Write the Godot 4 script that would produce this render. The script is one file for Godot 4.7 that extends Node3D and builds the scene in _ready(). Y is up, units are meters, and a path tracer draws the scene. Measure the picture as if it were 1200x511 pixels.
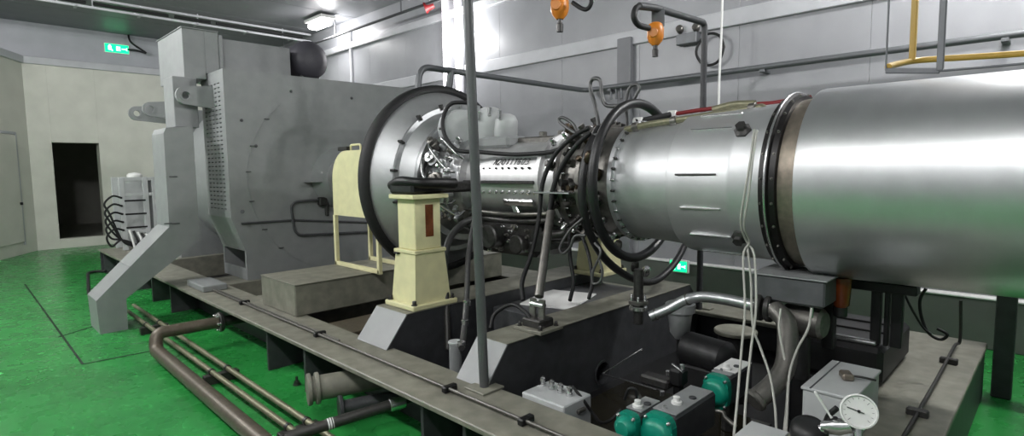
extends Node3D

# ---------------------------------------------------------------- camera constants (image taken as 1200 x 511)
const CAM := Vector3(0, 1.5, 0)
const ROT := Vector3(-0.0894, 0.7796, -0.0130)
const FPX := 660.0
const AY := 1.40          # turbine axis height
const AZ := -3.2          # turbine axis z
const WZ := -5.9          # back wall
const EX := -14.3         # end wall
const CY := 4.45          # ceiling
const SK := 0.35          # skid deck height
var M := {}
var used := {}
var org := {}             # node -> world origin of its frame

func _ready():
	setup_view()
	make_materials()
	build_room()
	build_lamps()
	build_skid()
	build_generator()
	build_air_duct()
	build_turbine()
	build_exhaust()
	build_mounts()
	build_floor_pipes()
	build_skid_fittings()
	build_right_end()
	build_overhead()
	build_far_details()

# ================================================================ view, sky and exposure
func setup_view():
	var cam := Camera3D.new()
	cam.name = "camera"
	cam.position = CAM
	cam.rotation = ROT
	cam.fov = rad_to_deg(2.0 * atan(255.5 / FPX))
	cam.near = 0.05
	cam.far = 100.0
	add_child(cam)
	cam.current = true
	var we := WorldEnvironment.new()
	we.name = "environment"
	var e := Environment.new()
	e.background_mode = Environment.BG_COLOR
	e.background_color = Color(0.02, 0.02, 0.02)
	e.tonemap_mode = Environment.TONE_MAPPER_LINEAR
	e.tonemap_exposure = 1.88
	e.sdfgi_enabled = true
	e.ssao_enabled = true
	e.ssil_enabled = true
	we.environment = e
	add_child(we)

# ================================================================ pixel -> point helpers
func ray(u: float, v: float) -> Vector3:
	return Basis.from_euler(ROT) * Vector3((u - 600.0) / FPX, -(v - 255.5) / FPX, -1.0)
func py(u: float, v: float, y: float) -> Vector3:
	var d := ray(u, v)
	return CAM + d * ((y - CAM.y) / d.y)
func pz(u: float, v: float, z: float) -> Vector3:
	var d := ray(u, v)
	return CAM + d * (z / d.z)
func px(u: float, v: float, x: float) -> Vector3:
	var d := ray(u, v)
	return CAM + d * (x / d.x)
func ts(x: float, r: float, deg: float) -> Vector3:   # a point round the turbine axis, 0 = towards the aisle, 90 = up
	var a := deg_to_rad(deg)
	return Vector3(x, AY + r * sin(a), AZ + r * cos(a))

# ================================================================ mesh helpers
func S() -> SurfaceTool:
	var st := SurfaceTool.new()
	st.begin(Mesh.PRIMITIVE_TRIANGLES)
	return st
func tri(st: SurfaceTool, a: Vector3, b: Vector3, c: Vector3, na: Vector3, nb: Vector3, nc: Vector3):
	if (b - a).cross(c - a).dot(na + nb + nc) > 0.0:
		st.set_normal(na); st.add_vertex(a)
		st.set_normal(nc); st.add_vertex(c)
		st.set_normal(nb); st.add_vertex(b)
	else:
		st.set_normal(na); st.add_vertex(a)
		st.set_normal(nb); st.add_vertex(b)
		st.set_normal(nc); st.add_vertex(c)
func ftri(st, a: Vector3, b: Vector3, c: Vector3, out: Vector3):
	var n := (b - a).cross(c - a).normalized()
	if n.dot(out) < 0.0: n = -n
	tri(st, a, b, c, n, n, n)
func fquad(st, a, b, c, d, out: Vector3):
	ftri(st, a, b, c, out)
	ftri(st, a, c, d, out)
# chamfered box
func box(st, c: Vector3, s: Vector3, r := Basis.IDENTITY, ch := 0.006):
	var h := s * 0.5
	var k: float = min(ch, min(h.x, min(h.y, h.z)) * 0.45)
	for ax in 3:
		var i: int = (ax + 1) % 3
		var j: int = (ax + 2) % 3
		for sg in [-1.0, 1.0]:
			var q := []
			for w in [[-1, -1], [1, -1], [1, 1], [-1, 1]]:
				var p := Vector3.ZERO
				p[ax] = sg * h[ax]
				p[i] = w[0] * (h[i] - k)
				p[j] = w[1] * (h[j] - k)
				q.append(c + r * p)
			var n := Vector3.ZERO
			n[ax] = sg
			fquad(st, q[0], q[1], q[2], q[3], r * n)
	for ax in 3:
		var i: int = (ax + 1) % 3
		var j: int = (ax + 2) % 3
		for si in [-1.0, 1.0]:
			for sj in [-1.0, 1.0]:
				var q := []
				for e in [[-1.0, 0], [1.0, 0], [1.0, 1], [-1.0, 1]]:
					var p := Vector3.ZERO
					p[ax] = e[0] * (h[ax] - k)
					p[i] = si * (h[i] - (k if e[1] == 1 else 0.0))
					p[j] = sj * (h[j] - (0.0 if e[1] == 1 else k))
					q.append(c + r * p)
				var n := Vector3.ZERO
				n[i] = si
				n[j] = sj
				fquad(st, q[0], q[1], q[2], q[3], r * n)
	for sx in [-1.0, 1.0]:
		for sy in [-1.0, 1.0]:
			for sz in [-1.0, 1.0]:
				var g := Vector3(sx, sy, sz)
				var a: Vector3 = g * (h - Vector3(0, k, k))
				var b: Vector3 = g * (h - Vector3(k, 0, k))
				var d: Vector3 = g * (h - Vector3(k, k, 0))
				ftri(st, c + r * a, c + r * b, c + r * d, r * g)
func bspan(st, a: Vector3, b: Vector3, ch := 0.006):      # box between two corners
	box(st, (a + b) * 0.5, (b - a).abs(), Basis.IDENTITY, ch)
func frame_of(d: Vector3) -> Basis:
	var y := d.normalized()
	var x := y.cross(Vector3.UP if absf(y.y) < 0.9 else Vector3.RIGHT).normalized()
	return Basis(x, y, x.cross(y))
func bar(st, a: Vector3, b: Vector3, w: float, t: float, ch := 0.004):   # rectangular bar from a to b
	box(st, (a + b) * 0.5, Vector3(w, (b - a).length(), t), frame_of(b - a), ch)
# surface of revolution about the axis ax through o; prof = [axial, radius] pairs
func lathe(st, prof: Array, o: Vector3, ax := Vector3.RIGHT, seg := 48, a0 := 0.0, a1 := TAU):
	var f := frame_of(ax)
	var n := prof.size()
	var ns := []
	for i in n - 1:
		var d := Vector2(prof[i + 1][0] - prof[i][0], prof[i + 1][1] - prof[i][1])
		ns.append(Vector2(-d.y, d.x).normalized() if d.length() > 1e-6 else Vector2(0, 1))
	for i in n - 1:
		var n0: Vector2 = ns[i]
		var n1: Vector2 = ns[i]
		if i > 0 and ns[i - 1].dot(ns[i]) > 0.72: n0 = (ns[i - 1] + ns[i]).normalized()
		if i < n - 2 and ns[i + 1].dot(ns[i]) > 0.72: n1 = (ns[i + 1] + ns[i]).normalized()
		for k in seg:
			var t0 := lerpf(a0, a1, float(k) / seg)
			var t1 := lerpf(a0, a1, float(k + 1) / seg)
			var r0: Vector3 = f.x * cos(t0) + f.z * sin(t0)
			var r1: Vector3 = f.x * cos(t1) + f.z * sin(t1)
			var A: Vector3 = o + f.y * prof[i][0] + r0 * prof[i][1]
			var Bp: Vector3 = o + f.y * prof[i][0] + r1 * prof[i][1]
			var Cp: Vector3 = o + f.y * prof[i + 1][0] + r1 * prof[i + 1][1]
			var D: Vector3 = o + f.y * prof[i + 1][0] + r0 * prof[i + 1][1]
			var nA: Vector3 = f.y * n0.x + r0 * n0.y
			var nB: Vector3 = f.y * n0.x + r1 * n0.y
			var nC: Vector3 = f.y * n1.x + r1 * n1.y
			var nD: Vector3 = f.y * n1.x + r0 * n1.y
			if prof[i][1] > 1e-5: tri(st, A, Bp, Cp, nA, nB, nC)
			if prof[i + 1][1] > 1e-5: tri(st, A, Cp, D, nA, nC, nD)
func cyl(st, a: Vector3, b: Vector3, r: float, seg := 20, ch := 0.0):     # closed cylinder, slightly bevelled
	var L := (b - a).length()
	var k: float = ch if ch > 0.0 else min(r * 0.12, L * 0.2)
	lathe(st, [[0, 0], [0, r - k], [k, r], [L - k, r], [L, r - k], [L, 0]], a, b - a, seg)
func smooth(pts: Array, per := 8, closed := false) -> Array:
	var out := []
	var n := pts.size()
	for i in (n if closed else n - 1):
		var p0: Vector3 = pts[(i - 1 + n) % n] if (closed or i > 0) else pts[0] * 2.0 - pts[1]
		var p1: Vector3 = pts[i]
		var p2: Vector3 = pts[(i + 1) % n]
		var p3: Vector3 = pts[(i + 2) % n] if (closed or i < n - 2) else pts[n - 1] * 2.0 - pts[n - 2]
		for k in per:
			var t := float(k) / per
			out.append(0.5 * ((2.0 * p1) + (p2 - p0) * t + (2.0 * p0 - 5.0 * p1 + 4.0 * p2 - p3) * t * t + (3.0 * p1 - p0 - 3.0 * p2 + p3) * t * t * t))
	if not closed: out.append(pts[n - 1])
	return out
# straight runs with rounded corners
func rounded(pts: Array, rad: float, per := 6) -> Array:
	var out := [pts[0]]
	for i in range(1, pts.size() - 1):
		var p: Vector3 = pts[i]
		var a: Vector3 = pts[i - 1]
		var b: Vector3 = pts[i + 1]
		var r: float = min(rad, min((a - p).length(), (b - p).length()) * 0.48)
		var s := p + (a - p).normalized() * r
		var e := p + (b - p).normalized() * r
		for k in per + 1:
			var t := float(k) / per
			out.append(s.lerp(p, t).lerp(p.lerp(e, t), t))
	out.append(pts[pts.size() - 1])
	return out
func tube(st, pts: Array, r: float, seg := 10, closed := false):
	var n := pts.size()
	var fr := []
	var tang := []
	for i in n:
		var d: Vector3
		if closed: d = pts[(i + 1) % n] - pts[(i - 1 + n) % n]
		else: d = pts[min(i + 1, n - 1)] - pts[max(i - 1, 0)]
		tang.append(d.normalized())
	var x := frame_of(tang[0]).x
	for i in n:
		x = (x - tang[i] * x.dot(tang[i])).normalized()
		fr.append([x, tang[i].cross(x)])
	for i in (n if closed else n - 1):
		var j := (i + 1) % n
		for k in seg:
			var t0 := TAU * k / seg
			var t1 := TAU * (k + 1) / seg
			var a: Vector3 = fr[i][0] * cos(t0) + fr[i][1] * sin(t0)
			var b: Vector3 = fr[i][0] * cos(t1) + fr[i][1] * sin(t1)
			var c: Vector3 = fr[j][0] * cos(t1) + fr[j][1] * sin(t1)
			var d: Vector3 = fr[j][0] * cos(t0) + fr[j][1] * sin(t0)
			tri(st, pts[i] + a * r, pts[i] + b * r, pts[j] + c * r, a, b, c)
			tri(st, pts[i] + a * r, pts[j] + c * r, pts[j] + d * r, a, c, d)
	if not closed:
		for e in [0, n - 1]:
			var nn: Vector3 = -tang[0] if e == 0 else tang[n - 1]
			for k in seg:
				var t0 := TAU * k / seg
				var t1 := TAU * (k + 1) / seg
				tri(st, pts[e], pts[e] + (fr[e][0] * cos(t0) + fr[e][1] * sin(t0)) * r, pts[e] + (fr[e][0] * cos(t1) + fr[e][1] * sin(t1)) * r, nn, nn, nn)
# extruded polygon: 2D points in the plane (bx, by) through o, depth along bz
func prism(st, poly: Array, o: Vector3, bx: Vector3, by: Vector3, bz: Vector3):
	var pk := PackedVector2Array()
	for p in poly: pk.append(Vector2(p[0], p[1]))
	var idx := Geometry2D.triangulate_polygon(pk)
	var z := bz.normalized()
	for i in range(0, idx.size(), 3):
		var q := []
		for k in 3: q.append(o + bx * pk[idx[i + k]].x + by * pk[idx[i + k]].y)
		ftri(st, q[0], q[1], q[2], -z)
		ftri(st, q[0] + bz, q[1] + bz, q[2] + bz, z)
	var area := 0.0
	var n := pk.size()
	for i in n: area += pk[i].cross(pk[(i + 1) % n])
	for i in n:
		var a := pk[i]
		var b := pk[(i + 1) % n]
		var d := b - a
		var o2 := Vector2(d.y, -d.x) * signf(area)
		var out: Vector3 = bx * o2.x + by * o2.y
		var A: Vector3 = o + bx * a.x + by * a.y
		var Bq: Vector3 = o + bx * b.x + by * b.y
		fquad(st, A, Bq, Bq + bz, A + bz, out)
func prism_x(st, zy: Array, x0: float, x1: float):          # polygon of [z, y] points extruded from x0 to x1
	prism(st, zy, Vector3(x0, 0, 0), Vector3(0, 0, 1), Vector3(0, 1, 0), Vector3(x1 - x0, 0, 0))
# outline with a round hole at h, joined by a slit so that it stays one polygon
func with_hole(poly: Array, h: Vector2, r: float) -> Array:
	var area := 0.0
	var n := poly.size()
	for i in n: area += Vector2(poly[i][0], poly[i][1]).cross(Vector2(poly[(i + 1) % n][0], poly[(i + 1) % n][1]))
	var bi := 0
	for i in n:
		if Vector2(poly[i][0], poly[i][1]).distance_to(h) < Vector2(poly[bi][0], poly[bi][1]).distance_to(h): bi = i
	var a0 := (Vector2(poly[bi][0], poly[bi][1]) - h).angle()
	var out := []
	for i in bi + 1: out.append(poly[i])
	for k in 25:
		var a := a0 - signf(area) * TAU * k / 24.0
		out.append([h.x + r * cos(a), h.y + r * sin(a)])
	for i in range(bi, n): out.append(poly[i])
	return out
func prism_z(st, xy: Array, z0: float, z1: float):
	prism(st, xy, Vector3(0, 0, z0), Vector3(1, 0, 0), Vector3(0, 1, 0), Vector3(0, 0, z1 - z0))

# ================================================================ nodes
func numbered(n: String) -> String:
	used[n] = int(used.get(n, -1)) + 1
	return n if used[n] == 0 else "%s_%03d" % [n, used[n]]
func thing(called: String, label: String, category: String, at := Vector3.ZERO, group := "") -> Node3D:
	var o := Node3D.new()
	o.name = numbered(called)
	add_child(o)
	o.position = at
	org[o] = at
	o.set_meta("label", label)
	o.set_meta("category", category)
	if group != "": o.set_meta("group", group)
	return o
func part(parent: Node3D, called: String, st: SurfaceTool, mat, label := "") -> MeshInstance3D:
	var o := MeshInstance3D.new()
	o.name = called
	o.mesh = st.commit()
	o.material_override = mat
	parent.add_child(o, true)
	var base: Vector3 = org.get(parent, Vector3.ZERO)
	o.position = -base
	org[o] = Vector3.ZERO
	if label != "": o.set_meta("label", label)
	return o
func solo(called: String, st: SurfaceTool, mat, label: String, category: String, group := "") -> MeshInstance3D:
	var o := part(self, numbered(called), st, mat)
	o.set_meta("label", label)
	o.set_meta("category", category)
	if group != "": o.set_meta("group", group)
	return o
func struct(called: String, st: SurfaceTool, mat, label: String) -> MeshInstance3D:
	var o := part(self, called, st, mat)
	o.set_meta("label", label)
	o.set_meta("category", called.split("_")[0])
	o.set_meta("kind", "structure")
	return o
func put(parent: Node3D, called: String, mesh: Mesh, mat, pos: Vector3, up := Vector3.UP, sc := 1.0) -> MeshInstance3D:   # a shared mesh placed along up
	var o := MeshInstance3D.new()
	o.name = called
	o.mesh = mesh
	o.material_override = mat
	parent.add_child(o, true)
	var base: Vector3 = org.get(parent, Vector3.ZERO)
	o.transform = Transform3D(frame_of(up).scaled(Vector3(sc, sc, sc)), pos - base)
	return o
func bolt_mesh(r: float, h: float) -> Mesh:
	var st := S()
	lathe(st, [[-0.004, 0], [-0.004, r * 1.5], [h * 0.18, r * 1.5], [h * 0.2, r], [h * 0.9, r], [h, r * 0.8], [h, 0]], Vector3.ZERO, Vector3.UP, 6)
	return st.commit()

# ================================================================ materials
func noise_tex(seed_: int, freq: float, lo: float, hi: float, oct := 4, size := 512) -> ImageTexture:
	var f := FastNoiseLite.new()
	f.seed = seed_
	f.frequency = freq
	f.noise_type = FastNoiseLite.TYPE_SIMPLEX_SMOOTH
	f.fractal_octaves = oct
	var im := f.get_seamless_image(size, size)
	im.convert(Image.FORMAT_RGB8)
	for y in size:
		for x in size:
			var v: float = lerpf(lo, hi, im.get_pixel(x, y).r)
			im.set_pixel(x, y, Color(v, v, v))
	return ImageTexture.create_from_image(im)
func mat(key: String, c: Color, rough: float, metal := 0.0, tex = null, scale := 1.0, rtex = null) -> StandardMaterial3D:
	var m := StandardMaterial3D.new()
	m.albedo_color = c
	m.roughness = rough
	m.metallic = metal
	if tex != null or rtex != null:
		m.uv1_triplanar = true
		m.uv1_world_triplanar = true
		m.uv1_scale = Vector3(scale, scale, scale)
	if tex != null: m.albedo_texture = tex
	if rtex != null: m.roughness_texture = rtex
	M[key] = m
	return m
func glow(key: String, c: Color, e: float):
	var m := StandardMaterial3D.new()
	m.albedo_color = c
	m.emission_enabled = true
	m.emission = c
	m.emission_energy_multiplier = e
	M[key] = m
func make_materials():
	var soft := noise_tex(3, 0.012, 0.93, 1.0)
	var grime := noise_tex(7, 0.02, 0.78, 1.0, 5)
	var worn := noise_tex(11, 0.006, 0.84, 1.0, 5)
	var rgh := noise_tex(23, 0.03, 0.55, 1.0, 4)
	mat("wall", Color(0.58, 0.585, 0.60), 0.36, 0.0, soft, 0.25)
	mat("wall_end", Color(0.80, 0.80, 0.76), 0.45, 0.0, soft, 0.3)
	mat("wall_upper", Color(0.68, 0.69, 0.71), 0.5, 0.0, soft, 0.3)
	mat("beam", Color(0.72, 0.725, 0.74), 0.4, 0.0, soft, 0.5)
	mat("column", Color(0.46, 0.465, 0.48), 0.5, 0.0, soft, 0.5)
	mat("ceiling", Color(0.49, 0.495, 0.51), 0.5, 0.0, soft, 0.3)
	mat("kerb", Color(0.42, 0.42, 0.41), 0.5, 0.0, soft, 0.5)  # wall foot lies in shade; this grey is darkened for it
	mat("dark_void", Color(0.05, 0.05, 0.055), 0.8)
	mat("floor", Color(0.17, 0.55, 0.25), 0.36, 0.0, worn, 0.35, rgh)
	mat("seam", Color(0.03, 0.07, 0.045), 0.8)
	mat("paint", Color(0.54, 0.55, 0.55), 0.48, 0.0, soft, 0.8)
	mat("paint_light", Color(0.71, 0.72, 0.72), 0.45, 0.0, soft, 0.8)
	mat("paint_dark", Color(0.33, 0.335, 0.345), 0.5, 0.0, grime, 0.8)
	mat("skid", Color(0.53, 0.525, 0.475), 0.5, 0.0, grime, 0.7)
	mat("skid_dark_shaded", Color(0.235, 0.24, 0.25), 0.5, 0.0, grime, 0.9)  # dark paint with the shade of webs and girder sides mixed in
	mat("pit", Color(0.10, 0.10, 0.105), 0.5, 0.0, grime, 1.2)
	mat("cream", Color(0.88, 0.86, 0.68), 0.42, 0.0, soft, 1.2)
	mat("black", Color(0.035, 0.035, 0.04), 0.5)
	mat("rubber", Color(0.05, 0.05, 0.055), 0.65)
	mat("hose", Color(0.10, 0.10, 0.105), 0.42)
	mat("braid", Color(0.36, 0.36, 0.36), 0.45, 0.6)
	mat("steel", Color(0.76, 0.765, 0.77), 0.34, 0.9, soft, 1.6)
	mat("steel_case", Color(0.80, 0.80, 0.80), 0.46, 0.85, soft, 2.0)
	mat("steel_bright", Color(0.82, 0.82, 0.82), 0.22, 0.95)
	mat("steel_dull", Color(0.52, 0.51, 0.49), 0.42, 0.8, grime, 2.0)
	mat("exhaust", Color(0.82, 0.825, 0.83), 0.34, 0.88, soft, 0.9)
	mat("hot_shell", Color(0.80, 0.805, 0.81), 0.47, 0.85, soft, 0.9)
	mat("collar", Color(0.60, 0.56, 0.51), 0.42, 0.75, grime, 2.0)
	mat("cast", Color(0.33, 0.325, 0.32), 0.42, 0.75, grime, 3.0)
	mat("bronze", Color(0.34, 0.29, 0.24), 0.4, 0.8, grime, 3.0)
	mat("band", Color(0.085, 0.075, 0.075), 0.45, 0.3)
	mat("pipe_dark", Color(0.24, 0.235, 0.225), 0.45, 0.35, grime, 1.8)
	mat("pipe_grey", Color(0.40, 0.41, 0.42), 0.45, 0.3, soft, 1.4)
	mat("pole", Color(0.34, 0.345, 0.35), 0.42, 0.2, soft, 1.4)
	mat("bell", Color(0.76, 0.765, 0.77), 0.48, 0.85, soft, 1.6)
	mat("blower", Color(0.24, 0.235, 0.26), 0.5)
	mat("pipe_brown", Color(0.40, 0.365, 0.315), 0.4, 0.35, grime, 2.0)
	mat("pipe_olive", Color(0.56, 0.55, 0.45), 0.45, 0.5, grime, 2.5)
	mat("red", Color(0.45, 0.04, 0.06), 0.45)
	mat("teal", Color(0.02, 0.50, 0.41), 0.38)
	mat("amber", Color(0.80, 0.48, 0.13), 0.38)
	mat("amber_dark", Color(0.36, 0.15, 0.04), 0.25)
	mat("rust_red", Color(0.46, 0.24, 0.09), 0.5, 0.0, grime, 4.0)
	mat("yellow", Color(0.66, 0.54, 0.22), 0.4)
	mat("white", Color(0.86, 0.86, 0.85), 0.5)
	mat("wire", Color(0.66, 0.66, 0.63), 0.55)
	mat("label_print", Color(0.10, 0.10, 0.11), 0.6)
	mat("oil", Color(0.16, 0.145, 0.10), 0.12, 0.0, grime, 2.5)
	glow("tube_glow", Color(1.0, 0.985, 1.0), 4.0)
	glow("lamp_glow", Color(1.0, 0.985, 1.0), 8.0)
	glow("ceiling_glow", Color(1.0, 0.985, 0.97), 6.0)
	glow("exit_glow", Color(0.04, 0.80, 0.50), 1.2)
	glow("exit_mark", Color(0.75, 1.0, 0.88), 1.6)

# ================================================================ the room
func build_room():
	var st := S()
	bspan(st, Vector3(EX - 0.2, -0.2, WZ - 0.3), Vector3(3.4, 0.0, 2.8), 0.0)
	var fl := struct("floor", st, M.floor, "glossy green painted floor of the machine hall")
	# dark joints of the floor plates beside the slanted duct
	var ln := [[py(29, 333, 0), py(97, 427, 0)], [py(97, 427, 0), py(185, 410, 0)], [py(69, 395, 0), py(118, 380, 0)]]
	for q in ln:
		st = S()
		bar(st, q[0] + Vector3(0, 0.001, 0), q[1] + Vector3(0, 0.001, 0), 0.016, 0.004, 0.0)
		part(fl, "plate_joint", st, M.seam, "dark joint between floor plates")
	st = S()
	bspan(st, Vector3(-17.0, CY, WZ - 0.3), Vector3(3.4, CY + 0.2, 2.8), 0.0)
	var ce := struct("ceiling", st, M.ceiling, "grey panelled ceiling")
	for k in 12:
		st = S()
		bspan(st, Vector3(-14.5 + k * 1.5, CY - 0.02, WZ), Vector3(-14.5 + k * 1.5 + 1.49, CY, 2.6), 0.004)
		part(ce, "panel", st, M.ceiling)
	# back wall: backing, sandwich panels, plinth, rails, columns
	st = S()
	bspan(st, Vector3(EX - 2.5, 0, WZ - 0.3), Vector3(3.4, CY, WZ - 0.04), 0.0)
	var wb := struct("wall_back", st, M.wall, "pale grey sandwich panel wall behind the turbine")
	for k in 15:
		var x0 := EX + k * 1.18
		for row in [[0.0, 2.93], [3.1, 3.87], [3.87, CY]]:
			st = S()
			bspan(st, Vector3(x0 + 0.0012, row[0], WZ - 0.05), Vector3(x0 + 1.1788, row[1], WZ), 0.0012)
			part(wb, "panel", st, M.wall)
	st = S()
	bspan(st, Vector3(EX, 0.0, WZ), Vector3(3.2, 0.40, WZ + 0.12), 0.008)
	var bb := struct("baseboard_back", st, M.kerb, "low kerb along the foot of the back wall, its grey darkened for shade")
	st = S()
	bspan(st, Vector3(EX, 0.40, WZ), Vector3(3.2, 0.415, WZ + 0.125), 0.003)
	part(bb, "lit_edge_strip", st, M.white, "thin white strip painting the lit top edge of the kerb")  # white colour paints the light caught on the kerb edge
	st = S()
	bspan(st, Vector3(EX, 2.93, WZ - 0.03), Vector3(3.2, 3.10, WZ + 0.035), 0.008)
	struct("trim_1", st, M.beam, "pale horizontal rail along the back wall")
	st = S()
	bspan(st, Vector3(EX, 3.87, WZ - 0.03), Vector3(3.2, 3.99, WZ + 0.06), 0.008)
	struct("trim_2", st, M.beam, "pale upper rail of the back wall below the ceiling")
	st = S()
	bspan(st, Vector3(-3.95, 0.4, WZ), Vector3(-3.76, 3.02, WZ + 0.075), 0.006)
	struct("trim_3", st, M.column, "dark grey flat column on the back wall")
	st = S()
	bspan(st, Vector3(-10.24, 2.9, WZ), Vector3(-10.18, 4.2, WZ + 0.05), 0.006)
	struct("trim_4", st, M.beam, "narrow upright strip on the back wall beside the bright ceiling lamp")
	# end wall with a doorway
	st = S()
	var dz0 := -1.60
	var dz1 := -2.36
	bspan(st, Vector3(EX - 0.2, 0, dz1), Vector3(EX, 3.62, WZ), 0.003)
	var we := struct("wall_left", st, M.wall_end, "cream end wall with a dark doorway")
	st = S(); bspan(st, Vector3(EX - 0.2, 0, dz0), Vector3(EX, 3.62, -1.15), 0.003)
	part(we, "panel", st, M.wall_end)
	st = S(); bspan(st, Vector3(EX - 0.2, 2.11, dz0), Vector3(EX, 3.62, dz1), 0.003)
	part(we, "panel", st, M.wall_end)
	st = S(); bspan(st, Vector3(EX - 0.2, 0, dz0), Vector3(EX, 0.19, dz1), 0.003)
	part(we, "sill", st, M.wall_end)
	st = S()
	bspan(st, Vector3(EX - 0.45, 3.62, 2.7), Vector3(EX - 0.25, CY, WZ), 0.0)
	struct("wall_left_upper", st, M.wall_upper, "recessed grey wall above the end wall ledge")
	st = S()
	bspan(st, Vector3(EX - 0.3, 3.60, 2.0), Vector3(EX + 0.05, 3.74, WZ), 0.01)
	struct("trim_5", st, M.beam, "pale ledge along the top of the end wall")
	# the dark room behind the doorway
	st = S()
	bspan(st, Vector3(EX - 6.6, 0, 0.6), Vector3(EX - 6.5, 2.6, -5.4), 0.0)
	bspan(st, Vector3(EX - 6.6, 2.5, 0.6), Vector3(EX - 0.2, 2.6, -5.4), 0.0)
	bspan(st, Vector3(EX - 6.6, -0.1, 0.6), Vector3(EX - 0.2, 0.0, -5.4), 0.0)
	bspan(st, Vector3(EX - 6.6, 0, -5.5), Vector3(EX - 0.2, 2.6, -5.4), 0.0)
	bspan(st, Vector3(EX - 6.6, 0, 0.6), Vector3(EX - 0.2, 2.6, 0.7), 0.0)
	bspan(st, Vector3(EX - 0.3, 0, 0.6), Vector3(EX - 0.2, 2.6, dz0), 0.0)
	bspan(st, Vector3(EX - 0.3, 0, dz1), Vector3(EX - 0.2, 2.6, -5.4), 0.0)
	struct("door_1", st, M.wall_end, "unlit side room seen through the doorway in the cream end wall")
	# angled wall at the left with a panel door
	var A := Vector3(EX, 0, -1.25)
	var d := Vector3(1.32, 0, 0.74).normalized()
	var nrm := Vector3(d.z, 0, -d.x)
	if nrm.x < 0: nrm = -nrm
	st = S()
	var L := 4.4
	box(st, A + d * L * 0.5 - nrm * 0.1 + Vector3(0, 1.81, 0), Vector3(0.2, 3.62, L), Basis(nrm, Vector3.UP, nrm.cross(Vector3.UP)), 0.003)
	struct("wall_left_angled", st, M.wall_end, "cream angled wall with a flush door at the left")
	st = S()
	box(st, A + d * L * 0.5 - nrm * 0.1 + Vector3(0, 3.67, 0), Vector3(0.3, 0.14, L), Basis(nrm, Vector3.UP, nrm.cross(Vector3.UP)), 0.01)
	struct("trim_6", st, M.beam, "pale ledge along the top of the angled wall")
	# door whose right edge is seen at the picture's left border
	var s1 := 0.0
	var best := 1e9
	for i in 400:
		var p := A + d * (i * 0.01) + Vector3(0, 1.2, 0)
		var q := Basis.from_euler(ROT).inverse() * (p - CAM)
		var u := 600.0 + FPX * q.x / -q.z
		if absf(u - 22.0) < best:
			best = absf(u - 22.0)
			s1 = i * 0.01
	var bas := Basis(nrm, Vector3.UP, nrm.cross(Vector3.UP))
	st = S()
	box(st, A + d * (s1 + 0.47) + nrm * 0.012 + Vector3(0, 1.22, 0), Vector3(0.03, 1.98, 0.94), bas, 0.006)
	var dr := struct("door_2", st, M.wall_end, "cream flush panel door in the angled wall")
	for e in [[s1 - 0.035, 1.22, 0.05, 2.1], [s1 + 0.97, 1.22, 0.05, 2.1]]:
		st = S()
		box(st, A + d * e[0] + nrm * 0.006 + Vector3(0, e[1], 0), Vector3(0.02, e[3], e[2]), bas, 0.004)
		part(dr, "frame", st, M.wall_upper)
	st = S()
	box(st, A + d * (s1 + 0.47) + nrm * 0.006 + Vector3(0, 2.25, 0), Vector3(0.02, 0.05, 1.0), bas, 0.004)
	part(dr, "frame", st, M.wall_upper)
	st = S()
	box(st, A + d * (s1 + 0.04) + nrm * 0.045 + Vector3(0, 0.95, 0), Vector3(0.04, 0.05, 0.03), bas, 0.004)
	part(dr, "handle", st, M.black)
	# walls behind the camera close the room
	st = S(); bspan(st, Vector3(EX - 2.5, 0, 2.6), Vector3(3.4, CY, 2.8), 0.0)
	struct("wall_front", st, M.wall, "pale grey wall behind the viewer")
	st = S(); bspan(st, Vector3(3.2, 0, WZ), Vector3(3.4, CY, 2.6), 0.0)
	struct("wall_right", st, M.wall, "pale grey wall at the exhaust end")

# ================================================================ lamps
func area(parent: Node3D, pos: Vector3, facing: Vector3, sx: float, sy: float, e: float, c := Color(1, 0.99, 0.98)):
	var l := AreaLight3D.new()
	l.name = "light"
	l.area_size = Vector2(sx, sy)
	l.area_normalize_energy = true
	l.light_energy = e
	l.light_color = c
	l.area_range = 40.0
	l.shadow_enabled = true
	parent.add_child(l, true)
	var z := -facing.normalized()
	var x := Vector3.RIGHT if absf(facing.x) < 0.9 else Vector3.BACK
	var y := z.cross(x).normalized()
	l.transform = Transform3D(Basis(x, y, z), pos - Vector3(org.get(parent, Vector3.ZERO)))
func omni(parent: Node3D, pos: Vector3, e: float, size: float):
	var l := OmniLight3D.new()
	l.name = "light"
	l.light_energy = e
	l.light_size = size
	l.omni_range = 40.0
	l.omni_attenuation = 2.0
	l.shadow_enabled = true
	parent.add_child(l, true)
	l.position = pos - Vector3(org.get(parent, Vector3.ZERO))
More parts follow.
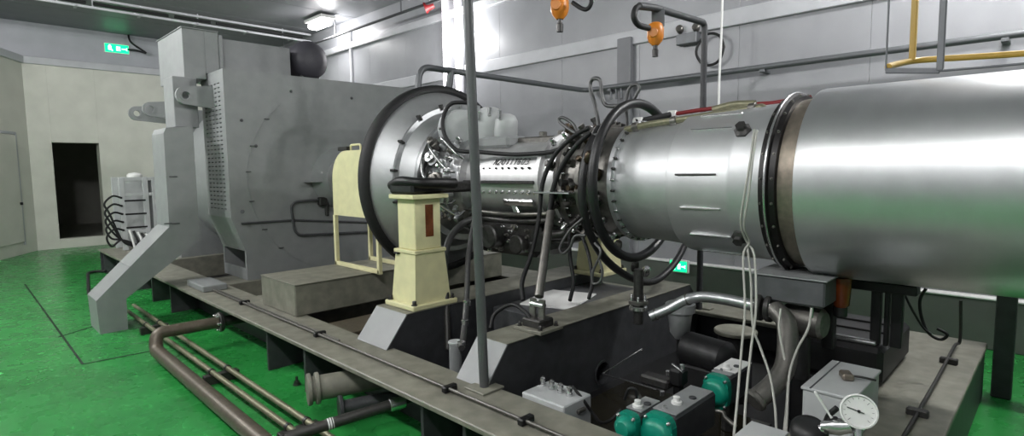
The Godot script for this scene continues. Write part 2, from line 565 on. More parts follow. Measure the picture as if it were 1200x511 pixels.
func build_lamps():
	# ceiling fluorescent fixtures over the aisle and over the machine, above the frame
	var where := ["over the aisle beside the exhaust", "over the aisle beside the compressor", "over the aisle beside the generator", "over the aisle beside the slanted duct", "over the aisle beside the end wall", "over the far side of the exhaust"]
	var i := 0
	for q in [[-0.2, 0.95, 3.4], [-2.4, 0.95, 1.6], [-4.6, 0.95, 0.6], [-7.2, 0.95, 6.5], [-10.2, 0.95, 1.8], [0.2, -5.0, 4.4]]:
		var p := Vector3(q[0], 4.12, q[1])
		var t := thing("ceiling_lamp", "white twin tube ceiling lamp " + where[i], "lamp", p, "ceiling lamps")
		var st := S()
		box(st, p + Vector3(0, 0.025, 0), Vector3(1.5, 0.05, 0.34), Basis.IDENTITY, 0.008)
		part(t, "housing", st, M.white)
		for s in [-0.08, 0.08]:
			st = S()
			cyl(st, p + Vector3(-0.7, -0.02, s), p + Vector3(0.7, -0.02, s), 0.018, 12)
			part(t, "tube", st, M.ceiling_glow)
		for s in [-0.6, 0.6]:
			st = S()
			cyl(st, p + Vector3(s, 0.05, 0), Vector3(p.x + s, CY - 0.02, p.z), 0.008, 8)
			part(t, "hanger", st, M.white)
		for s in [-0.4, 0.4]:
			omni(t, p + Vector3(s, -0.12, 0), q[2] * 0.5, 0.07)
		i += 1
	# bright lamp under the ceiling at the back wall
	var lp := py(375, 30, 4.26)
	var t2 := thing("ceiling_lamp", "glaring white lamp under the ceiling beyond the grey air duct", "lamp", lp)
	var s2 := S()
	box(s2, lp + Vector3(0, 0.11, 0), Vector3(0.7, 0.06, 0.3), Basis.IDENTITY, 0.01)
	part(t2, "housing", s2, M.white)
	s2 = S()
	box(s2, lp + Vector3(0, 0.02, 0), Vector3(0.62, 0.10, 0.2), Basis.IDENTITY, 0.03)
	part(t2, "diffuser", s2, M.lamp_glow)
	s2 = S()
	cyl(s2, lp + Vector3(0, 0.13, 0), lp + Vector3(0, CY - 0.02 - lp.y, 0), 0.015, 8)
	part(t2, "stem", s2, M.white)
	area(t2, lp + Vector3(0, -0.05, 0), Vector3.DOWN, 0.6, 0.2, 0.8)
	omni(t2, lp + Vector3(0.1, -0.12, -0.1), 0.7, 0.05)
	# pair of upright tubes on the back wall
	var tp := Vector3(-7.05, 2.45, WZ + 0.02)
	var t3 := thing("wall_lamp", "tall wall lamp of two upright white glowing tubes behind the turbine inlet", "lamp", tp)
	s2 = S()
	bspan(s2, Vector3(-7.27, 2.35, WZ + 0.0), Vector3(-6.80, 4.25, WZ + 0.05), 0.006)
	part(t3, "back_plate", s2, M.column)
	for x in [-7.2, -6.9]:
		s2 = S()
		cyl(s2, Vector3(x, 2.42, WZ + 0.09), Vector3(x, 4.2, WZ + 0.09), 0.030, 12)
		var tb := part(t3, "tube", s2, M.tube_glow)
		for y in [2.40, 4.2]:
			s2 = S()
			cyl(s2, Vector3(x, y - 0.03, WZ + 0.09), Vector3(x, y + 0.03, WZ + 0.09), 0.042, 12)
			part(tb, "socket", s2, M.white)
	area(t3, Vector3(-7.05, 3.3, WZ + 0.15), Vector3(0, 0, 1), 0.4, 1.7, 0.6)
	omni(t3, Vector3(-6.72, 3.5, WZ + 0.3), 0.9, 0.1)

# ================================================================ skid
func build_skid():
	var t := thing("base_skid", "long dark grey steel base frame carrying the turbine and generator", "base frame", Vector3(-5.3, 0, -3.1))
	var st := S()
	bspan(st, Vector3(-10.4, SK - 0.03, -1.98), Vector3(-0.31, SK, -1.60), 0.005)
	part(t, "top_flange", st, M.skid)
	st = S()
	bspan(st, Vector3(-10.4, SK - 0.03, -4.6), Vector3(-0.31, SK, -4.14), 0.005)
	part(t, "top_flange", st, M.skid)
	st = S()
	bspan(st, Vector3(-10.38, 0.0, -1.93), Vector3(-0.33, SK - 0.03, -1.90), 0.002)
	part(t, "web", st, M.skid_dark_shaded)
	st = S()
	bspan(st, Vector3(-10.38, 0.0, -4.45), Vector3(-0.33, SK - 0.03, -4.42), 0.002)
	part(t, "web", st, M.skid_dark_shaded)
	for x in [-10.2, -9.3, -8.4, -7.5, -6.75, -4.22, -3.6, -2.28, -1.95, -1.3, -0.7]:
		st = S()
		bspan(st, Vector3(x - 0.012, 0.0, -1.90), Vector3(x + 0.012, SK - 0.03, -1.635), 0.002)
		part(t, "stiffener", st, M.skid_dark_shaded)
	# right end plate and deck
	st = S()
	bspan(st, Vector3(-0.345, 0.0, -4.58), Vector3(-0.32, SK - 0.03, -1.62), 0.002)
	part(t, "end_plate", st, M.skid_dark_shaded)
	st = S()
	bspan(st, Vector3(-0.80, SK - 0.025, -4.2), Vector3(-0.312, SK + 0.002, -1.99), 0.004)
	part(t, "deck_plate", st, M.skid)
	# dark oily tray inside the frame
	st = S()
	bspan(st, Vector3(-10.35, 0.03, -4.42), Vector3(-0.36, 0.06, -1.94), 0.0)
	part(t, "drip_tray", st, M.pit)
	st = S()
	bspan(st, Vector3(-10.38, 0.0, -4.58), Vector3(-10.35, SK - 0.03, -1.62), 0.002)
	part(t, "end_plate", st, M.skid_dark_shaded)
	# cross beams under the generator and between the supports
	for x in [-8.6, -6.3, -5.05]:
		st = S()
		bspan(st, Vector3(x - 0.25, 0.06, -4.2), Vector3(x + 0.25, SK - 0.002, -1.985), 0.004)
		part(t, "cross_beam", st, M.skid)
	st = S()
	bspan(st, Vector3(-10.36, SK - 0.03, -4.2), Vector3(-8.86, SK - 0.002, -1.985), 0.004)
	part(t, "deck_plate", st, M.skid)
	# brownish plate between platform and first support
	st = S()
	bspan(st, Vector3(-3.98, SK - 0.05, -2.75), Vector3(-3.62, SK - 0.02, -1.985), 0.004)
	part(t, "deck_plate", st, M.pipe_brown, "worn brownish deck plate")
	# the two support girders with sloping ends, the second pierced by a round hole
	var hc := px(706, 437, -2.11)
	for q in [[-3.38, -3.04], [-2.33, -2.11]]:
		st = S()
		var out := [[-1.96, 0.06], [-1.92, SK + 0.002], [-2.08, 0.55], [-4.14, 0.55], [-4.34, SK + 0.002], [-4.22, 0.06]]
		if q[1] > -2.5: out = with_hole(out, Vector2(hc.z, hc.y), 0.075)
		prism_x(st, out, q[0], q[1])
		var g := part(t, "support_girder", st, M.skid_dark_shaded, "dark grey support girder with side shade in its colour and a sloping end")
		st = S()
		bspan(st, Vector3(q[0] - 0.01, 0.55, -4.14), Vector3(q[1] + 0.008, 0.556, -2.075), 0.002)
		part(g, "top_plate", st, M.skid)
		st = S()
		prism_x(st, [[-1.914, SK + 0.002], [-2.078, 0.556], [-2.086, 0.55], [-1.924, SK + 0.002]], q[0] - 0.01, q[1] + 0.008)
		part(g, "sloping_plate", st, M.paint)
	st = S()
	lathe(st, [[0, 0.085], [0.006, 0.085], [0.006, 0.072], [-0.0, 0.072]], hc, Vector3.RIGHT, 24)
	part(t, "hole_ring", st, M.skid_dark_shaded)
	# platform box beside the coupling
	var b := thing("platform_box", "flat grey steel plinth on the base frame below the coupling guard", "plinth", Vector3(-4.58, SK, -3.0))
	st = S()
	bspan(st, Vector3(-4.92, SK, -4.15), Vector3(-4.26, 0.60, -1.885), 0.008)
	part(b, "body", st, M.skid)
	st = S()
	bspan(st, Vector3(-4.925, 0.60, -4.16), Vector3(-4.25, 0.607, -1.88), 0.002)
	part(b, "top_plate", st, M.skid)
	# small pad on the near flange
	st = S()
	bspan(st, Vector3(-6.30, SK, -1.90), Vector3(-5.80, SK + 0.06, -1.68), 0.008)
	solo("bearing_pad", st, M.paint, "small grey pad on the base frame flange beside the generator foot", "pad")
	# conduits on the near flange
	var c := thing("conduit", "thin steel conduit clipped along the edge of the base frame", "conduit", Vector3(-4, SK, -1.76))
	st = S()
	tube(st, [Vector3(-5.78, SK + 0.02, -1.76), Vector3(-4.5, SK + 0.02, -1.758), Vector3(-3, SK + 0.02, -1.762), Vector3(-1.0, SK + 0.02, -1.76)], 0.009, 8)
	part(c, "tube", st, M.steel_dull)
	st = S()
	tube(st, [Vector3(-5.78, SK + 0.018, -1.795), Vector3(-3.4, SK + 0.018, -1.79)], 0.007, 8)
	part(c, "tube", st, M.steel_dull)
	for q in [[290, 356], [379, 393], [528, 458], [611, 499]]:
		var p := py(q[0], q[1], SK)
		st = S()
		box(st, Vector3(p.x, SK + 0.017, -1.775), Vector3(0.035, 0.034, 0.085), Basis.IDENTITY, 0.006)
		part(c, "clamp", st, M.black)

# ================================================================ generator
func build_generator():
	var x1 := -6.10
	var x0 := -6.78
	var zn := -2.07
	var zf := -4.75
	var top := 2.53
	var t := thing("generator", "large grey electric generator with slotted side and round end seam", "generator", Vector3(-7.2, SK, -3.4))
	var prof := [[zn, top], [zn, 1.02], [zn - 0.13, 0.66], [zn - 0.13, SK], [zf + 0.13, SK], [zf + 0.13, 0.66], [zf, 1.02], [zf, top]]
	var st := S()
	prism_x(st, prof, x1 - 0.04, x1)
	var face := part(t, "end_plate", st, M.paint)
	st = S()
	prism_x(st, prof, x0, x0 + 0.03)
	part(t, "end_plate", st, M.paint)
	st = S()
	bspan(st, Vector3(x0 + 0.03, top - 0.02, zf), Vector3(x1 - 0.04, top, zn), 0.002)
	part(t, "top_plate", st, M.paint)
	st = S()
	var sx := x0 + 0.09          # slotted field: five columns of thirty real openings
	var sw := 0.058
	var sp_x := 0.105
	var sy0 := 1.10
	var sp_y := 0.0445
	bspan(st, Vector3(x0 + 0.03, 1.02, zn - 0.02), Vector3(x1 - 0.04, sy0, zn), 0.0)
	bspan(st, Vector3(x0 + 0.03, sy0 + 30 * sp_y, zn - 0.02), Vector3(x1 - 0.04, top - 0.02, zn), 0.0)
	for c in 6:
		var xa: float = x0 + 0.03 if c == 0 else sx + (c - 1) * sp_x + sw
		var xb: float = x1 - 0.04 if c == 5 else sx + c * sp_x
		bspan(st, Vector3(xa, sy0, zn - 0.02), Vector3(xb, sy0 + 30 * sp_y, zn), 0.0)
	var side := part(t, "side_panel", st, M.paint, "side panel with rows of slots")
	st = S()
	prism_x(st, [[zn, 1.02], [zn - 0.13, 0.66], [zn - 0.15, 0.66], [zn - 0.02, 1.02]], x0 + 0.03, x1 - 0.04)
	part(t, "lower_panel", st, M.paint)
	st = S()
	bspan(st, Vector3(x0 + 0.03, SK, zn - 0.15), Vector3(x1 - 0.04, SK + 0.12, zn - 0.13), 0.002)
	part(t, "foot_plate", st, M.paint)
	st = S()
	bspan(st, Vector3(x0 + 0.03, SK, zn - 0.5), Vector3(x1 - 0.04, 0.9, zn - 0.45), 0.002)
	part(t, "inner_plate", st, M.paint)
	# slats between the openings, and a backing plate deep inside the frame
	var slats := S()
	for c in 5:
		for k in 30:
			var y := sy0 + k * sp_y
			var x := sx + c * sp_x
			prism_x(slats, [[zn - 0.02, y + 0.013], [zn, y + 0.013], [zn, y + sp_y], [zn - 0.02, y + sp_y]], x, x + sw)
	var lm := part(side, "slats", slats, M.paint)
	lm.set_meta("kind", "stuff")
	# round seam on the end face
	st = S()
	lathe(st, [[-0.005, 1.045], [0.007, 1.045], [0.007, 1.056], [-0.005, 1.056]], Vector3(x1, AY, -3.31), Vector3.RIGHT, 60, deg_to_rad(-88.0), deg_to_rad(50.0))
	part(face, "seam_ring", st, M.paint)
	for deg in [200, 185, 168, 150, 135, 218]:
		var a := deg_to_rad(float(deg))
		st = S()
		box(st, Vector3(x1 + 0.008, AY + 1.05 * sin(a + PI), -3.31 - 1.05 * cos(a)) , Vector3(0.02, 0.012, 0.05), Basis.IDENTITY, 0.002)
		part(face, "seam_tab", st, M.paint_dark)
	# cover bosses, shelf and piping on the end face
	st = S()
	lathe(st, [[0, 0.36], [0.06, 0.34], [0.10, 0.30], [0.24, 0.28], [0.24, 0]], Vector3(x1 - 0.01, AY, -3.31), Vector3.RIGHT, 64)
	part(t, "bearing_cover", st, M.paint)
	st = S()
	var sp := px(372, 213, x1 + 0.06)
	box(st, sp, Vector3(0.14, 0.012, 0.26), Basis.IDENTITY, 0.003)
	part(face, "shelf", st, M.paint)
	st = S()
	tube(st, rounded([px(283, 262, x1 + 0.015), px(345, 258, x1 + 0.015), px(470, 262, x1 + 0.015)], 0.05), 0.011, 8)
	part(face, "pipe", st, M.paint_dark)
	st = S()
	tube(st, rounded([px(386, 233, x1 + 0.03), px(340, 237, x1 + 0.03), px(346, 276, x1 + 0.03), px(470, 270, x1 + 0.03)], 0.10), 0.014, 8)
	part(face, "pipe", st, M.paint_dark)
	st = S()
	box(st, px(378, 236, x1 + 0.04), Vector3(0.07, 0.10, 0.10), Basis.IDENTITY, 0.012)
	part(face, "valve", st, M.cast)
	st = S()
	box(st, px(383, 245, x1 + 0.05), Vector3(0.04, 0.16, 0.04), Basis.IDENTITY, 0.01)
	part(face, "valve", st, M.cast)
	for q in [[300, 171], [412, 115], [283, 141], [341, 107]]:
		put(face, "bolt", bolt_mesh(0.012, 0.016), M.paint_dark, px(q[0], q[1], x1), Vector3.RIGHT)
	# hook plate in the side panel beside the foot
	st = S()
	cyl(st, pz(284, 248, zn + 0.002), pz(284, 248, zn + 0.03), 0.02, 12)
	part(side, "knob", st, M.paint_dark)
	# stator barrel behind the end frame and rear frame
	st = S()
	lathe(st, [[-2.0, 0.0], [-2.0, 1.12], [0.0, 1.12], [0.0, 0.0]], Vector3(x0, AY + 0.05, -3.41), Vector3.RIGHT, 72)
	part(t, "stator_barrel", st, M.paint)
	st = S()
	prism_x(st, [[zn - 0.14, top - 0.2], [zn - 0.14, SK], [zf + 0.2, SK], [zf + 0.2, top - 0.2]], -8.75, -8.45)
	part(t, "rear_frame", st, M.paint)
	# lifting lugs
	for q in [[217, 112, -6.44, zn], [176, 128, -8.5, zn - 0.14], [160, 133, -8.72, zn - 0.14]]:
		var lc := px(q[0], q[1], q[2])
		var lug := S()
		var ring := []
		var rr := 0.09
		for k in 13:
			var a := PI * 0.5 - PI * k / 12.0
			ring.append([lc.z + rr * cos(a), lc.y + rr * sin(a)])
		ring.append([float(q[3]) - 0.01, lc.y - rr * 1.3])
		ring.append([float(q[3]) - 0.01, lc.y + rr * 1.3])
		prism_x(lug, with_hole(ring, Vector2(lc.z, lc.y), 0.038), float(q[2]) - 0.025, float(q[2]) + 0.025)
		var lg := part(t, "lifting_lug", lug, M.paint)
		lug = S()
		lathe(lug, [[0, 0.058], [0.008, 0.058], [0.008, 0.038], [0, 0.038]], Vector3(float(q[2]) + 0.024, lc.y, lc.z), Vector3.RIGHT, 24)
		part(lg, "eye_ring", lug, M.paint)

func build_air_duct():
	# rectangular ducting over the generator
	var t := thing("air_duct", "grey box duct standing over the near side of the generator", "duct", Vector3(-6.9, 2.45, -2.4))
	var st := S()
	bspan(st, Vector3(-7.45, 2.47, -2.062), Vector3(-6.56, 2.975, -1.85), 0.004)
	bspan(st, Vector3(-7.45, 2.535, -2.20), Vector3(-6.56, 2.975, -2.06), 0.004)
	part(t, "end_box", st, M.paint)
	st = S()
	bspan(st, Vector3(-7.47, 2.975, -2.20), Vector3(-6.545, 2.985, -1.84), 0.003)
	part(t, "lid", st, M.paint)
	st = S()
	bspan(st, Vector3(-7.4, 2.535, -2.235), Vector3(-6.54, 2.95, -2.20), 0.004)
	part(t, "flange", st, M.paint)
	st = S()
	bspan(st, Vector3(-7.42, 2.533, -3.0), Vector3(-6.60, 2.93, -2.235), 0.008)
	part(t, "long_box", st, M.paint)
	st = S()
	bspan(st, Vector3(-6.85, 1.957, -1.95), Vector3(-6.52, 2.47, -1.725), 0.006)
	part(t, "neck", st, M.paint)
	# slanted cable duct down to the floor
	var c := thing("cable_duct", "light grey slanted sheet metal duct running down to the green floor", "duct", Vector3(-6.55, 0, -1.05))
	st = S()
	prism_x(st, [[-0.945, 0.0], [-0.935, 0.318], [-1.57, 0.955], [-1.575, 1.88], [-1.60, 1.935], [-1.84, 1.955], [-1.84, 0.80], [-1.17, 0.30], [-1.165, 0.0]], -6.79, -6.352)
	part(c, "body", st, M.paint)
	for y in [0.60, 1.45]:
		st = S()
		var zz: float = -1.573 if y > 1.0 else -0.935 - (y - 0.318) * 0.997
		box(st, Vector3(-6.57, y, zz + 0.001), Vector3(0.43, 0.006, 0.006), Basis.IDENTITY, 0.001)
		part(c, "joint", st, M.paint)
	for q in [[203, 207], [206, 262], [197, 262]]:
		st = S()
		box(st, px(q[0], q[1], -6.35), Vector3(0.012, 0.012, 0.07), Basis.IDENTITY, 0.002)
		part(c, "latch", st, M.paint_dark)
	# round blower on top of the generator
	var bc := px(361, 71, -6.75)
	var b := thing("blower", "round dark grey blower drum on top of the generator", "blower", Vector3(bc.x, 2.53, bc.z))
	st = S()
	lathe(st, [[-0.30, 0.0], [-0.30, 0.18], [-0.27, 0.225], [0.0, 0.235], [0.06, 0.225], [0.12, 0.18], [0.15, 0.11], [0.155, 0.0]], bc, Vector3.RIGHT, 40)
	part(b, "drum", st, M.blower)
	st = S()
	bspan(st, Vector3(bc.x - 0.25, 2.53, bc.z - 0.12), Vector3(bc.x + 0.05, bc.y - 0.1, bc.z + 0.12), 0.01)
	part(b, "foot", st, M.paint_dark)
	# guard over the coupling
	var g := thing("coupling_guard", "cream painted coupling guard on a frame of cream angle legs", "guard", Vector3(-4.5, 0.607, -2.7))
	st = S()
	var pl := [[-4.89, 1.08]]
	for k in 9:
		var a := PI - PI * 0.5 * k / 8.0
		pl.append([-4.64 + 0.25 * cos(a), 1.40 + 0.27 * sin(a)])
	pl.append([-4.13, 1.67])
	pl.append([-4.13, 1.08])
	prism_z(st, pl, -2.95, -2.57)
	part(g, "cover", st, M.cream)
	for p in [[-4.875, -2.58], [-4.145, -2.58], [-4.875, -2.94], [-4.145, -2.94]]:
		st = S()
		bspan(st, Vector3(p[0] - 0.018, 0.607, p[1] - 0.018), Vector3(p[0] + 0.018, 1.08, p[1] + 0.018), 0.003)
		part(g, "leg", st, M.cream)
	for z in [-2.58, -2.94]:
		st = S()
		bspan(st, Vector3(-4.89, 0.609, z - 0.018), Vector3(-4.13, 0.645, z + 0.018), 0.003)
		part(g, "foot_rail", st, M.cream)
	st = S()
	tube(st, rounded([Vector3(-4.62, 1.67, -2.62), Vector3(-4.62, 1.72, -2.62), Vector3(-4.45, 1.72, -2.62), Vector3(-4.45, 1.67, -2.62)], 0.02), 0.010, 8)
	part(g, "grip", st, M.cream)
	st = S()
	box(st, Vector3(-4.70, 1.69, -2.60), Vector3(0.16, 0.035, 0.05), Basis.IDENTITY, 0.005)
	part(g, "clip", st, M.cast)

# ================================================================ turbine
func build_turbine():
	var t := thing("gas_turbine", "silver gas turbine engine with flared inlet and bolted casings", "turbine", Vector3(-2.6, 0.9, AZ))
	var O := Vector3(0, AY, AZ)
	var st := S()
	# inlet bell and its black rim
	lathe(st, [[-4.05, 0.80], [-4.04, 0.79], [-3.98, 0.715], [-3.93, 0.66], [-3.88, 0.61]], O, Vector3.RIGHT, 96)
	part(t, "inlet_bell", st, M.bell)
	st = S()
	lathe(st, [[-4.12, 0.775], [-4.115, 0.815], [-4.08, 0.835], [-4.02, 0.835], [-3.995, 0.815], [-3.99, 0.785], [-4.02, 0.77], [-4.08, 0.765], [-4.12, 0.775]], O, Vector3.RIGHT, 96)
	part(t, "rim_seal", st, M.rubber, "black rubber rim of the inlet")
	st = S()
	lathe(st, [[-3.90, 0.605], [-3.895, 0.63], [-3.87, 0.63], [-3.865, 0.59], [-3.80, 0.545], [-3.75, 0.50]], O, Vector3.RIGHT, 96)
	var ring := part(t, "bell_ring", st, M.bell)
	for deg in [150, 125, 100, 78, 55, 30, 8, -15, -40]:
		st = S()
		box(st, ts(-3.87, 0.635, deg), Vector3(0.05, 0.02, 0.05), Basis(Vector3.RIGHT, -deg_to_rad(deg)), 0.005)
		part(ring, "clip", st, M.cast)
	st = S()
	lathe(st, [[-3.76, 0.49], [-3.755, 0.52], [-3.70, 0.52], [-3.695, 0.47], [-3.62, 0.43], [-3.56, 0.415], [-3.52, 0.415], [-3.515, 0.44], [-3.48, 0.44], [-3.475, 0.39], [-3.38, 0.36]], O, Vector3.RIGHT, 80)
	part(t, "inlet_case", st, M.steel)
	# generator side of the inlet: closed drum and shaft to the generator
	st = S()
	lathe(st, [[-4.10, 0.0], [-4.10, 0.34], [-3.72, 0.34], [-3.72, 0.0]], O, Vector3.RIGHT, 48)
	part(t, "inlet_hub", st, M.steel_dull)
	st = S()
	cyl(st, Vector3(-5.80, AY, AZ), Vector3(-4.08, AY, AZ), 0.12, 24)
	part(t, "drive_shaft", st, M.steel_dull)
	# compressor case with horizontal split flange
	st = S()
	lathe(st, [[-3.40, 0.36], [-3.395, 0.375], [-3.36, 0.375], [-3.355, 0.315], [-3.0, 0.305], [-2.62, 0.30], [-2.615, 0.34], [-2.58, 0.34], [-2.575, 0.31], [-2.46, 0.32], [-2.455, 0.36], [-2.425, 0.36], [-2.42, 0.33]], O, Vector3.RIGHT, 80)
	var case := part(t, "compressor_case", st, M.steel_case)
	st = S()
	box(st, Vector3(-2.98, AY - 0.005, AZ + 0.32), Vector3(0.74, 0.022, 0.06), Basis.IDENTITY, 0.003)
	part(case, "split_flange", st, M.cast)
	var bm := bolt_mesh(0.0075, 0.016)
	for k in 11:
		var x := -3.30 + k * 0.0665
		put(case, "bolt", bm, M.cast, ts(x, 0.307, 18), Vector3(0, sin(deg_to_rad(18)), cos(deg_to_rad(18))), 0.85)
		put(case, "bolt", bm, M.steel_bright, ts(x, 0.307, -15), Vector3(0, sin(deg_to_rad(-15)), cos(deg_to_rad(-15))), 1.3)
	# serial number on the case
	var tm := TextMesh.new()
	var fo := SystemFont.new()
	fo.font_names = PackedStringArray(["Droid Sans Mono"])
	tm.font = fo
	tm.text = "N2011T603"
	tm.font_size = 32
	tm.pixel_size = 0.0021
	tm.depth = 0.002
	var tx := MeshInstance3D.new()
	tx.name = "serial_number"
	tx.mesh = tm
	tx.material_override = M.label_print
	case.add_child(tx)
	tx.set_meta("label", "slanted serial number N2011T603 printed on the case")
	tx.transform = Transform3D(Basis(Vector3.RIGHT, deg_to_rad(-27)) * Basis(Vector3(1, 0, 0), Vector3(0.35, 1, 0), Vector3(0, 0, 1)), ts(-2.89, 0.3085, 27))
	# bracket and strips on the lower half of the case
	st = S()
	box(st, ts(-2.80, 0.33, -27), Vector3(0.30, 0.05, 0.03), Basis(Vector3.RIGHT, deg_to_rad(27)), 0.006)
	part(case, "bracket", st, M.steel_bright)
	st = S()
	box(st, ts(-2.86, 0.33, -36), Vector3(0.05, 0.10, 0.03), Basis(Vector3(0, 0, 1), 0.5), 0.006)
	part(case, "bracket", st, M.steel_bright)
	# pipes under the case
	var under := [[-3.45, -2.5, 0.36, -38, 0.016, "steel_dull"], [-3.4, -2.55, 0.37, -48, 0.022, "cast"], [-3.3, -2.6, 0.35, -56, 0.014, "steel_dull"], [-3.45, -2.45, 0.42, -62, 0.035, "cast"], [-3.2, -2.4, 0.40, -75, 0.05, "cast"]]
	for u in under:
		st = S()
		tube(st, smooth([ts(u[0], u[2] - 0.05, u[3]), ts(u[0] + 0.06, u[2], u[3]), ts((u[0] + u[1]) / 2, u[2] + 0.01, u[3] - 3), ts(u[1] - 0.06, u[2], u[3]), ts(u[1], u[2] - 0.05, u[3])], 5), u[4], 10)
		part(t, "fuel_line", st, M[u[5]])
	var rng := RandomNumberGenerator.new()
	rng.seed = 41
	# accessory gearbox below the compressor: dark casting with small shiny unions
	st = S()
	box(st, Vector3(-2.98, 0.98, AZ + 0.06), Vector3(0.66, 0.26, 0.42), Basis.IDENTITY, 0.05)
	var gb := part(t, "accessory_gearbox", st, M.cast)
	st = S()
	cyl(st, Vector3(-3.05, 0.99, AZ + 0.2), Vector3(-3.05, 0.99, AZ + 0.38), 0.09, 24)
	part(gb, "pump", st, M.cast)
	st = S()
	cyl(st, Vector3(-2.80, 0.95, AZ + 0.2), Vector3(-2.80, 0.95, AZ + 0.34), 0.07, 24)
	part(gb, "pump", st, M.cast)
	var um := bolt_mesh(0.011, 0.03)
	for k in 36:
		var p := Vector3(rng.randf_range(-3.28, -2.68), rng.randf_range(0.87, 1.09), AZ + 0.27)
		put(gb, "union", um, M.steel_bright if k % 2 == 0 else M.steel_dull, p, Vector3(rng.randf_range(-0.3, 0.3), rng.randf_range(-0.2, 0.4), 1))
	# inlet fittings: bright unions and small blocks round the front frame
	for k in 46:
		var deg := rng.randf_range(-42, 48)
		var x := rng.randf_range(-3.66, -3.40)
		var r := 0.43 + 0.02 * rng.randf()
		var n := Vector3(rng.randf_range(-0.4, 0.6), sin(deg_to_rad(deg)), cos(deg_to_rad(deg)))
		put(t, "union", um, [M.steel_bright, M.steel_dull, M.bell][k % 3], ts(x, r, deg), n, rng.randf_range(0.9, 2.0))
	for q in [[-3.60, 0.47, 22, 0.10, "steel_bright"], [-3.52, 0.47, 2, 0.09, "steel_dull"], [-3.46, 0.46, -14, 0.10, "bell"], [-3.54, 0.48, -30, 0.09, "steel_bright"], [-3.63, 0.50, 36, 0.07, "steel_dull"]]:
		st = S()
		var nn := Vector3(0.15, sin(deg_to_rad(q[2])), cos(deg_to_rad(q[2])))
		lathe(st, [[-0.04, 0.0], [-0.04, q[3] * 0.62], [0.02, q[3] * 0.62], [0.025, q[3] * 0.45], [0.06, q[3] * 0.45], [0.065, q[3] * 0.2], [0.08, q[3] * 0.2], [0.08, 0]], ts(q[0], q[1], q[2]), nn, 18)
		part(t, "fitting", st, M[q[4]])
	for q in [[-3.72, 24, -3.45, -20], [-3.70, 40, -3.42, 12], [-3.66, 10, -3.40, -34], [-3.6, 46, -3.36, 28]]:
		st = S()
		tube(st, smooth([ts(q[0], 0.48, q[1]), ts(q[0] + 0.06, 0.53, q[1] - 6), ts((q[0] + q[2]) / 2, 0.54, (q[1] + q[3]) / 2.0), ts(q[2], 0.47, q[3]), ts(q[2] + 0.03, 0.40, q[3] - 2)], 5), 0.011, 8)
		part(t, "tubing", st, M.steel_bright)
	# dark gap piece at the left of the front frame
	st = S()
	tube(st, smooth([ts(-3.66, 0.50, 20), ts(-3.66, 0.52, 8), ts(-3.67, 0.52, -6)], 5), 0.03, 10)
	part(t, "cushion_hose", st, M.hose)
	# starter drum on top with dome
	st = S()
	var dc := pz(540, 151, -2.98)
	var da := Vector3(1, -0.05, 0.62).normalized()
	lathe(st, [[-0.20, 0.0], [-0.20, 0.15], [-0.17, 0.17], [-0.02, 0.17], [-0.015, 0.185], [0.025, 0.185], [0.03, 0.165], [0.03, 0.0]], dc, da, 40)
	var sd := part(t, "starter_drum", st, M.bell)
	st = S()
	lathe(st, [[0.02, 0.155], [0.045, 0.15], [0.05, 0.135], [0.05, 0.0]], dc, da, 40)
	part(sd, "end_cover", st, M.paint_light)
	for k in 12:
		var f2 := frame_of(da)
		var an := TAU * k / 12.0
		put(sd, "bolt", bm, M.steel_bright, dc + da * 0.03 + (f2.x * cos(an) + f2.z * sin(an)) * 0.172, da)
	# grey rounded gear housings above the case
	for q in [[-3.30, 1.83, -3.10, 0.11, 0.15], [-3.16, 1.79, -3.14, 0.095, 0.13]]:
		st = S()
		var hh: float = q[4]
		lathe(st, [[-hh, 0.0], [-hh, q[3] * 0.7], [-hh * 0.8, q[3] * 0.95], [0, q[3]], [hh * 0.6, q[3] * 0.95], [hh * 0.9, q[3] * 0.7], [hh, q[3] * 0.3], [hh, 0]], Vector3(q[0], q[1], q[2]), Vector3(0.15, 1, 0.05), 28)
		part(t, "gear_housing", st, M.paint_light)
	st = S()
	box(st, Vector3(-3.2, 1.695, -3.1), Vector3(0.42, 0.09, 0.22), Basis.IDENTITY, 0.02)
	part(t, "gear_housing", st, M.paint)
	for q in [[-3.38, 1.96, -3.05], [-3.30, 1.90, -2.98], [-3.22, 1.93, -3.02], [-3.13, 1.90, -3.04]]:
		st = S()
		cyl(st, Vector3(q[0], q[1] - 0.03, q[2]), Vector3(q[0] + 0.01, q[1] + 0.035, q[2]), 0.016, 10)
		part(t, "plug", st, M.steel_bright)
	st = S()
	box(st, Vector3(-2.92, 1.70, AZ + 0.02), Vector3(0.62, 0.05, 0.16), Basis.IDENTITY, 0.01)
	part(t, "top_rail", st, M.steel_dull)
	for x in [-2.78, -2.6]:
		st = S()
		cyl(st, Vector3(x, 1.70, AZ + 0.05), Vector3(x, 1.76, AZ + 0.05), 0.03, 14)
		part(t, "top_cap", st, M.steel_dull)
	# combustor section: stepped rings, nozzles, dark fittings
	st = S()
	lathe(st, [[-2.42, 0.33], [-2.37, 0.345], [-2.365, 0.385], [-2.335, 0.385], [-2.33, 0.355], [-2.22, 0.36], [-2.215, 0.40], [-2.185, 0.40], [-2.18, 0.36], [-2.10, 0.355], [-2.0, 0.36], [-1.975, 0.36]], O, Vector3.RIGHT, 80)
	var comb := part(t, "combustor_case", st, M.steel_dull)
	for k in 18:
		var deg := k * 20.0
		var n := Vector3(-0.35, sin(deg_to_rad(deg)), cos(deg_to_rad(deg)))
		st = S()
		lathe(st, [[-0.02, 0.0], [-0.02, 0.028], [0.02, 0.028], [0.022, 0.018], [0.055, 0.018], [0.057, 0.024], [0.075, 0.024], [0.075, 0.0]], ts(-2.28, 0.36, deg), n, 12)
		part(comb, "nozzle", st, M.cast if k % 2 == 0 else M.steel_dull)
